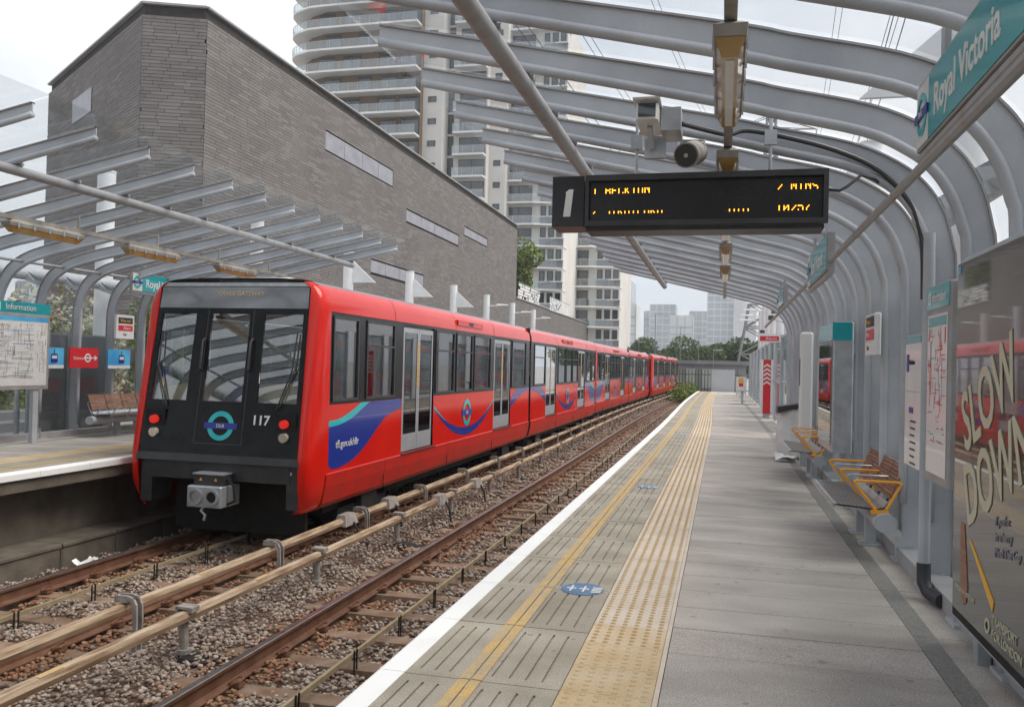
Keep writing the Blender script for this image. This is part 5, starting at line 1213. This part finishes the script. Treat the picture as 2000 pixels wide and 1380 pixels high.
for k, (x, y, hgt) in enumerate(((-8.5, 110, 8.3), (-6.2, 128, 7.5), (-1.0, 90, 3.4), (-11.5, 120, 5.0), (-3.7, 133, 6.2))):
    s = thing('street_lamp', (x, y, -1), 'slim grey lamp post in front of the tree belt', 'lamp post', 'slim lamp posts by the trees'); MB().cyl((x, y, -1), (x, y, hgt), .07, 8, .045).build('pole', 'pylon', s); MB().box(x-.05, y-.1, hgt, x+.9, y+.1, hgt+.1).build('head', 'galv', s)

# ------------------------------------------------------------------ pylon and wires
py = thing('lattice_pylon', (6.8, 145, -1), 'tall steel lattice power pylon behind the canopy end', 'pylon')
m = MB(); H_ = 47; cx, cy = 6.8, 145
hwz = lambda z: float(np.interp(z, [0, 12, 30, 47], [5.2, 3.0, 1.3, .5]))
lv = [0, 5, 9.5, 13.5, 17, 20, 23, 26, 29, 32, 35, 38, 41, 44, 47]
for a, b in zip(lv[:-1], lv[1:]):
    A = [(cx+sx*hwz(a), cy+sy*hwz(a), a-1) for sx, sy in ((-1, -1), (1, -1), (1, 1), (-1, 1))]; Bq = [(cx+sx*hwz(b), cy+sy*hwz(b), b-1) for sx, sy in ((-1, -1), (1, -1), (1, 1), (-1, 1))]
    for i in range(4):
        j = (i+1) % 4; m.tube([A[i], Bq[i]], .20, 4, False); m.tube([A[i], Bq[j]], .11, 4, False); m.tube([A[j], Bq[i]], .11, 4, False); m.tube([Bq[i], Bq[j]], .11, 4, False)
m.build('lattice', 'pylon', py)
for z, w in ((27, 8), (34, 9.5), (41, 7)):
    a = MB()
    for s in (-1, 1):
        for dy in (-1, 1): a.tube([(cx+s*hwz(z), cy+dy*hwz(z), z), (cx+s*w, cy, z-.3)], .09, 4, False); a.tube([(cx+s*hwz(z+2), cy+dy*hwz(z+2), z+2), (cx+s*w, cy, z-.3)], .07, 4, False)
        a.tube([(cx+s*w, cy, z-.3), (cx+s*w, cy, z-2.3)], .08, 5)
    a.build('cross_arm', 'pylon', py)
for z, w in ((27, 8), (34, 9.5), (41, 7)):
    for s in (-1, 1):
        wv = thing('power_line', (cx+s*w, cy, z-2.6), 'thin overhead power line crossing the sky above the canopy', 'cable', 'overhead power lines')
        for e in (-.25, .25):
            p = []
            for k in range(25): t_ = k/24; y = cy-190*t_; p.append((cx+s*w+e-14*t_, y, z-2.6-9*4*t_*(1-t_)+2*t_))
            MB().tube(p, .025, 4, False).build('wire', 'ink', wv)

# ------------------------------------------------------------------ apartment towers
def aim(px, Y):     # x of a photo column on a plane at distance Y
    d = fw+rt*(px-1000)/1666.7; return d.x/d.y*Y
def bal(parent, pts, z, h=1.05, solid=False):
    # slab + glass balustrade following a polyline of (x,y) front edge; pts run left to right
    n = len(pts); back = 1.9
    MB().prism([(x, y) for x, y in pts]+[(pts[-1][0], pts[-1][1]+back), (pts[0][0], pts[0][1]+back)], 'z', z-.28, z).build('balcony_slab', 'balc', parent)
    g = MB(); g.sheet([[(x, y+.05, z+.05) for x, y in pts], [(x, y+.05, z+h) for x, y in pts]]); b = g.build('balustrade', 'balc' if solid else 'balglass', parent)
    r = MB(); r.tube([(x, y+.05, z+h) for x, y in pts], .035, 5); r.build('handrail', 'galv', parent)
    if not solid:
        q = MB()
        for (xa, ya), (xb, yb) in zip(pts[:-1], pts[1:]):
            L = math.hypot(xb-xa, yb-ya); k = max(1, int(L/1.4))
            for i in range(k): t_ = i/k; xx, yy = xa+(xb-xa)*t_, ya+(yb-ya)*t_+.05; q.box(xx-.02, yy-.02, z, xx+.02, yy+.02, z+h)
        q.build('balustrade_posts', 'galv', parent)
def windows(parent, x0, x1, y, z, fl, spec, m='bglass'):
    # spec: list of (u0,u1,z0,z1) fractions along the facade
    for (u0, u1, a, b) in spec:
        xa, xb = x0+(x1-x0)*u0, x0+(x1-x0)*u1
        w = MB().box(xa, y-.05, z+a, xb, y+.06, z+b); 
        fr_ = MB()
        for xx in np.linspace(xa, xb, max(2, int((xb-xa)/1.3)+1)): fr_.box(xx-.045, y-.09, z+a, xx+.045, y-.051, z+b)
        fr_.box(xa, y-.089, z+b-.07, xb, y-.052, z+b); o = w.build('window', m, parent); fr_.build('window_frame', 'dgrey', o)
FH = 3.02
def wing(name, px0, px1, Y, z0, z1, label, kind):
    x0, x1 = aim(px0, Y), aim(px1, Y); t = thing(name, ((x0+x1)/2, Y, ZG), label, 'building')
    depth = 16
    if kind == 'curved':
        wall = [(x0+1.5, Y+3.2), (x0+3.2, Y+1.6), (x0+6, Y+.4), (x1-.02, Y+.4), (x1-.02, Y+depth), (x0+1.5, Y+depth)]
        MB().prism(wall[::-1], 'z', ZG, z1).build('wall', 'brown', t)
        edge = [(x0-.2, Y+3.6), (x0+.2, Y+1.6), (x0+1.3, Y+.1), (x0+3.2, Y-.9), (x0+6, Y-1.5), (x1, Y-1.6)]; edge = smooth_path(edge, 3)
    else:
        MB().box(x0, Y, ZG, x1, Y+depth, z1).build('wall', 'beige' if kind != 'grey' else 'gpanel', t); edge = [(x0+.1, Y-1.5), (x1-.3, Y-1.5)]
    z = z0; k = 0; r_ = random.Random(int(px0))
    while z < z1-1:
        if kind == 'curved':
            bal(t, edge, z)
            windows(t, x0+5, x1, Y+.4, z, FH, [(.0, .16, .1, 2.4), (.24, .42, .1, 2.4), (.60, .76, .1, 2.4), (.80, .99, .1, 2.4)] if k % 2 else [(.06, .22, .1, 2.4), (.40, .52, .1, 2.4), (.62, .78, .1, 2.4), (.82, .99, .1, 2.4)])
        elif kind == 'stack':
            w = x1-x0
            windows(t, x0, x1, Y, z, FH, [(.02, .26, .05, 2.7)]); windows(t, x0, x1, Y, z, FH, [(.40, .96, .05, 2.45)])
            bal(t, [(x0+w*.30, Y-.1), (x0+w*.31, Y-1.5), (x1-.05, Y-1.5), (x1-.03, Y-.1)], z)
        elif kind == 'blank':
            windows(t, x0, x1, Y, z, FH, [(.40, .72, 1.2, 2.0)])
        elif kind == 'grey':
            windows(t, x0, x1, Y, z, FH, [(.06, .2, .7, 2.5), (.3, .42, .7, 2.5), (.52, .64, .7, 2.5), (.74, .9, .7, 2.5)])
            MB().box(x0-.1, Y-.5, z-.3, x1+.1, Y+.2, z+.05).build('band', 'balc', t)
        elif kind == 'mixed':
            w = x1-x0
            windows(t, x0, x1, Y, z, FH, [(.03, .46, .05, 2.4)]); bal(t, [(x0, Y-.1), (x0+.1, Y-1.3), (x0+w*.52, Y-1.3), (x0+w*.62, Y-.9), (x1+.1, Y+.2)], z, 1.0, False)
            MB().box(x0+w*.60, Y-.06, z+.05, x1-.02, Y-.01, z+1.0).build('grey_panel', 'gpanel', t); windows(t, x0+w*.60, x1, Y-.02, z, FH, [(.05, .25, 1.0, 2.5), (.38, .6, 1.0, 2.5), (.72, .92, 1.0, 2.5)])
            MB().box(x0+w*.58, Y-.35, z+.9, x1+.1, Y+.1, z+1.08).build('band', 'balc', t)
        z += FH; k += 1
    return t
wing('apartment_tower', 541, 806, 108, 13.9, 66, 'tall apartment tower with curved wraparound balconies and brown cladding', 'curved')
wing('apartment_wall', 806, 852, 109.5, 14.5, 60, 'blank beige tower flank with small square windows beside the curved balconies', 'blank')
wing('apartment_stack', 852, 940, 112, 8.9, 58, 'beige apartment wing with stacked glass balconies between blank walls', 'stack')
wing('apartment_wall', 940, 978, 113.5, 12.5, 54, 'second blank beige flank with small windows, lower than the first', 'blank')
wing('apartment_block', 978, 1095, 116, 6.0, 50, 'apartment wing with rounded white balcony bands above the brick terrace', 'mixed')
wing('apartment_block', 1092, 1208, 128, 1.5, 21.4, 'lower apartment block with grey panels and white bands beside the skyline', 'mixed')
# ------------------------------------------------------------------ far skyline
def tower(px0, px1, Y, ytop, m, m2, label, name='far_tower', step=0):
    x0, x1 = aim(px0, Y), aim(px1, Y); zt = 1.4+(724-ytop+(px0-1412)*.0248)/1666.7*Y*1.03
    t = thing(name, ((x0+x1)/2, Y, -2), label, 'skyscraper', None)
    MB().box(x0, Y, -2, x1, Y+40, zt).build('shaft', m, t)
    n = max(3, int((x1-x0)/6)); 
    for k in range(n+1): x = x0+(x1-x0)*k/n; MB().box(x-.5, Y-.8, -2, x+.5, Y-.01, zt-1).build('mullion', m2, t)
    b = MB()
    for k in range(int(zt/7)): b.box(x0, Y-.5, k*7, x1, Y-.02, k*7+1.6)
    b.build('floor_bands', m2, t)
    return t
tower(1380, 1433, 900, 568, 'far1', 'far2', 'tall broad glass skyscraper with flat top in the distance')
tower(1207, 1231, 800, 555, 'far1', 'far2', 'slim dark patterned tower just past the apartment block')
tower(1203, 1240, 700, 597, 'far2', 'far1', 'white gridded tower beside the apartment block')
tower(1268, 1318, 950, 600, 'far1', 'far2', 'wide blue glass tower in the middle of the skyline')
tower(1257, 1276, 980, 612, 'far2', 'far1', 'narrow pale tower left against the blue glass tower')
tower(1306, 1352, 860, 621, 'far2', 'far1', 'low white office block in front of the skyline towers')
tower(1345, 1384, 1000, 614, 'far1', 'far2', 'plain blue office slab between the white block and broad skyscraper')
tower(1432, 1475, 880, 592, 'far2', 'far2', 'pale white tower partly behind the lattice pylon')
tower(28, 52, 500, 525, 'far1', 'gpanel', 'grey tower glimpsed through the far canopy ribs')
# ------------------------------------------------------------------ haze
hz = MB().box(-1300, -150, -3, 1300, 1150, 72)
o = hz.build('haze', 'balc', kind='stuff'); o['label'] = 'thin pale haze in the air over the whole place'; o['category'] = 'haze'
hm = bpy.data.materials.new('haze'); hm.use_nodes = True; hm.node_tree.nodes.clear()
ho = hm.node_tree.nodes.new('ShaderNodeOutputMaterial'); hv = hm.node_tree.nodes.new('ShaderNodeVolumePrincipled')
hv.inputs['Color'].default_value = (.93, .96, 1, 1); hv.inputs['Density'].default_value = .0005; hv.inputs['Anisotropy'].default_value = .2
hm.node_tree.links.new(hv.outputs[0], ho.inputs['Volume']); o.data.materials.clear(); o.data.materials.append(hm)
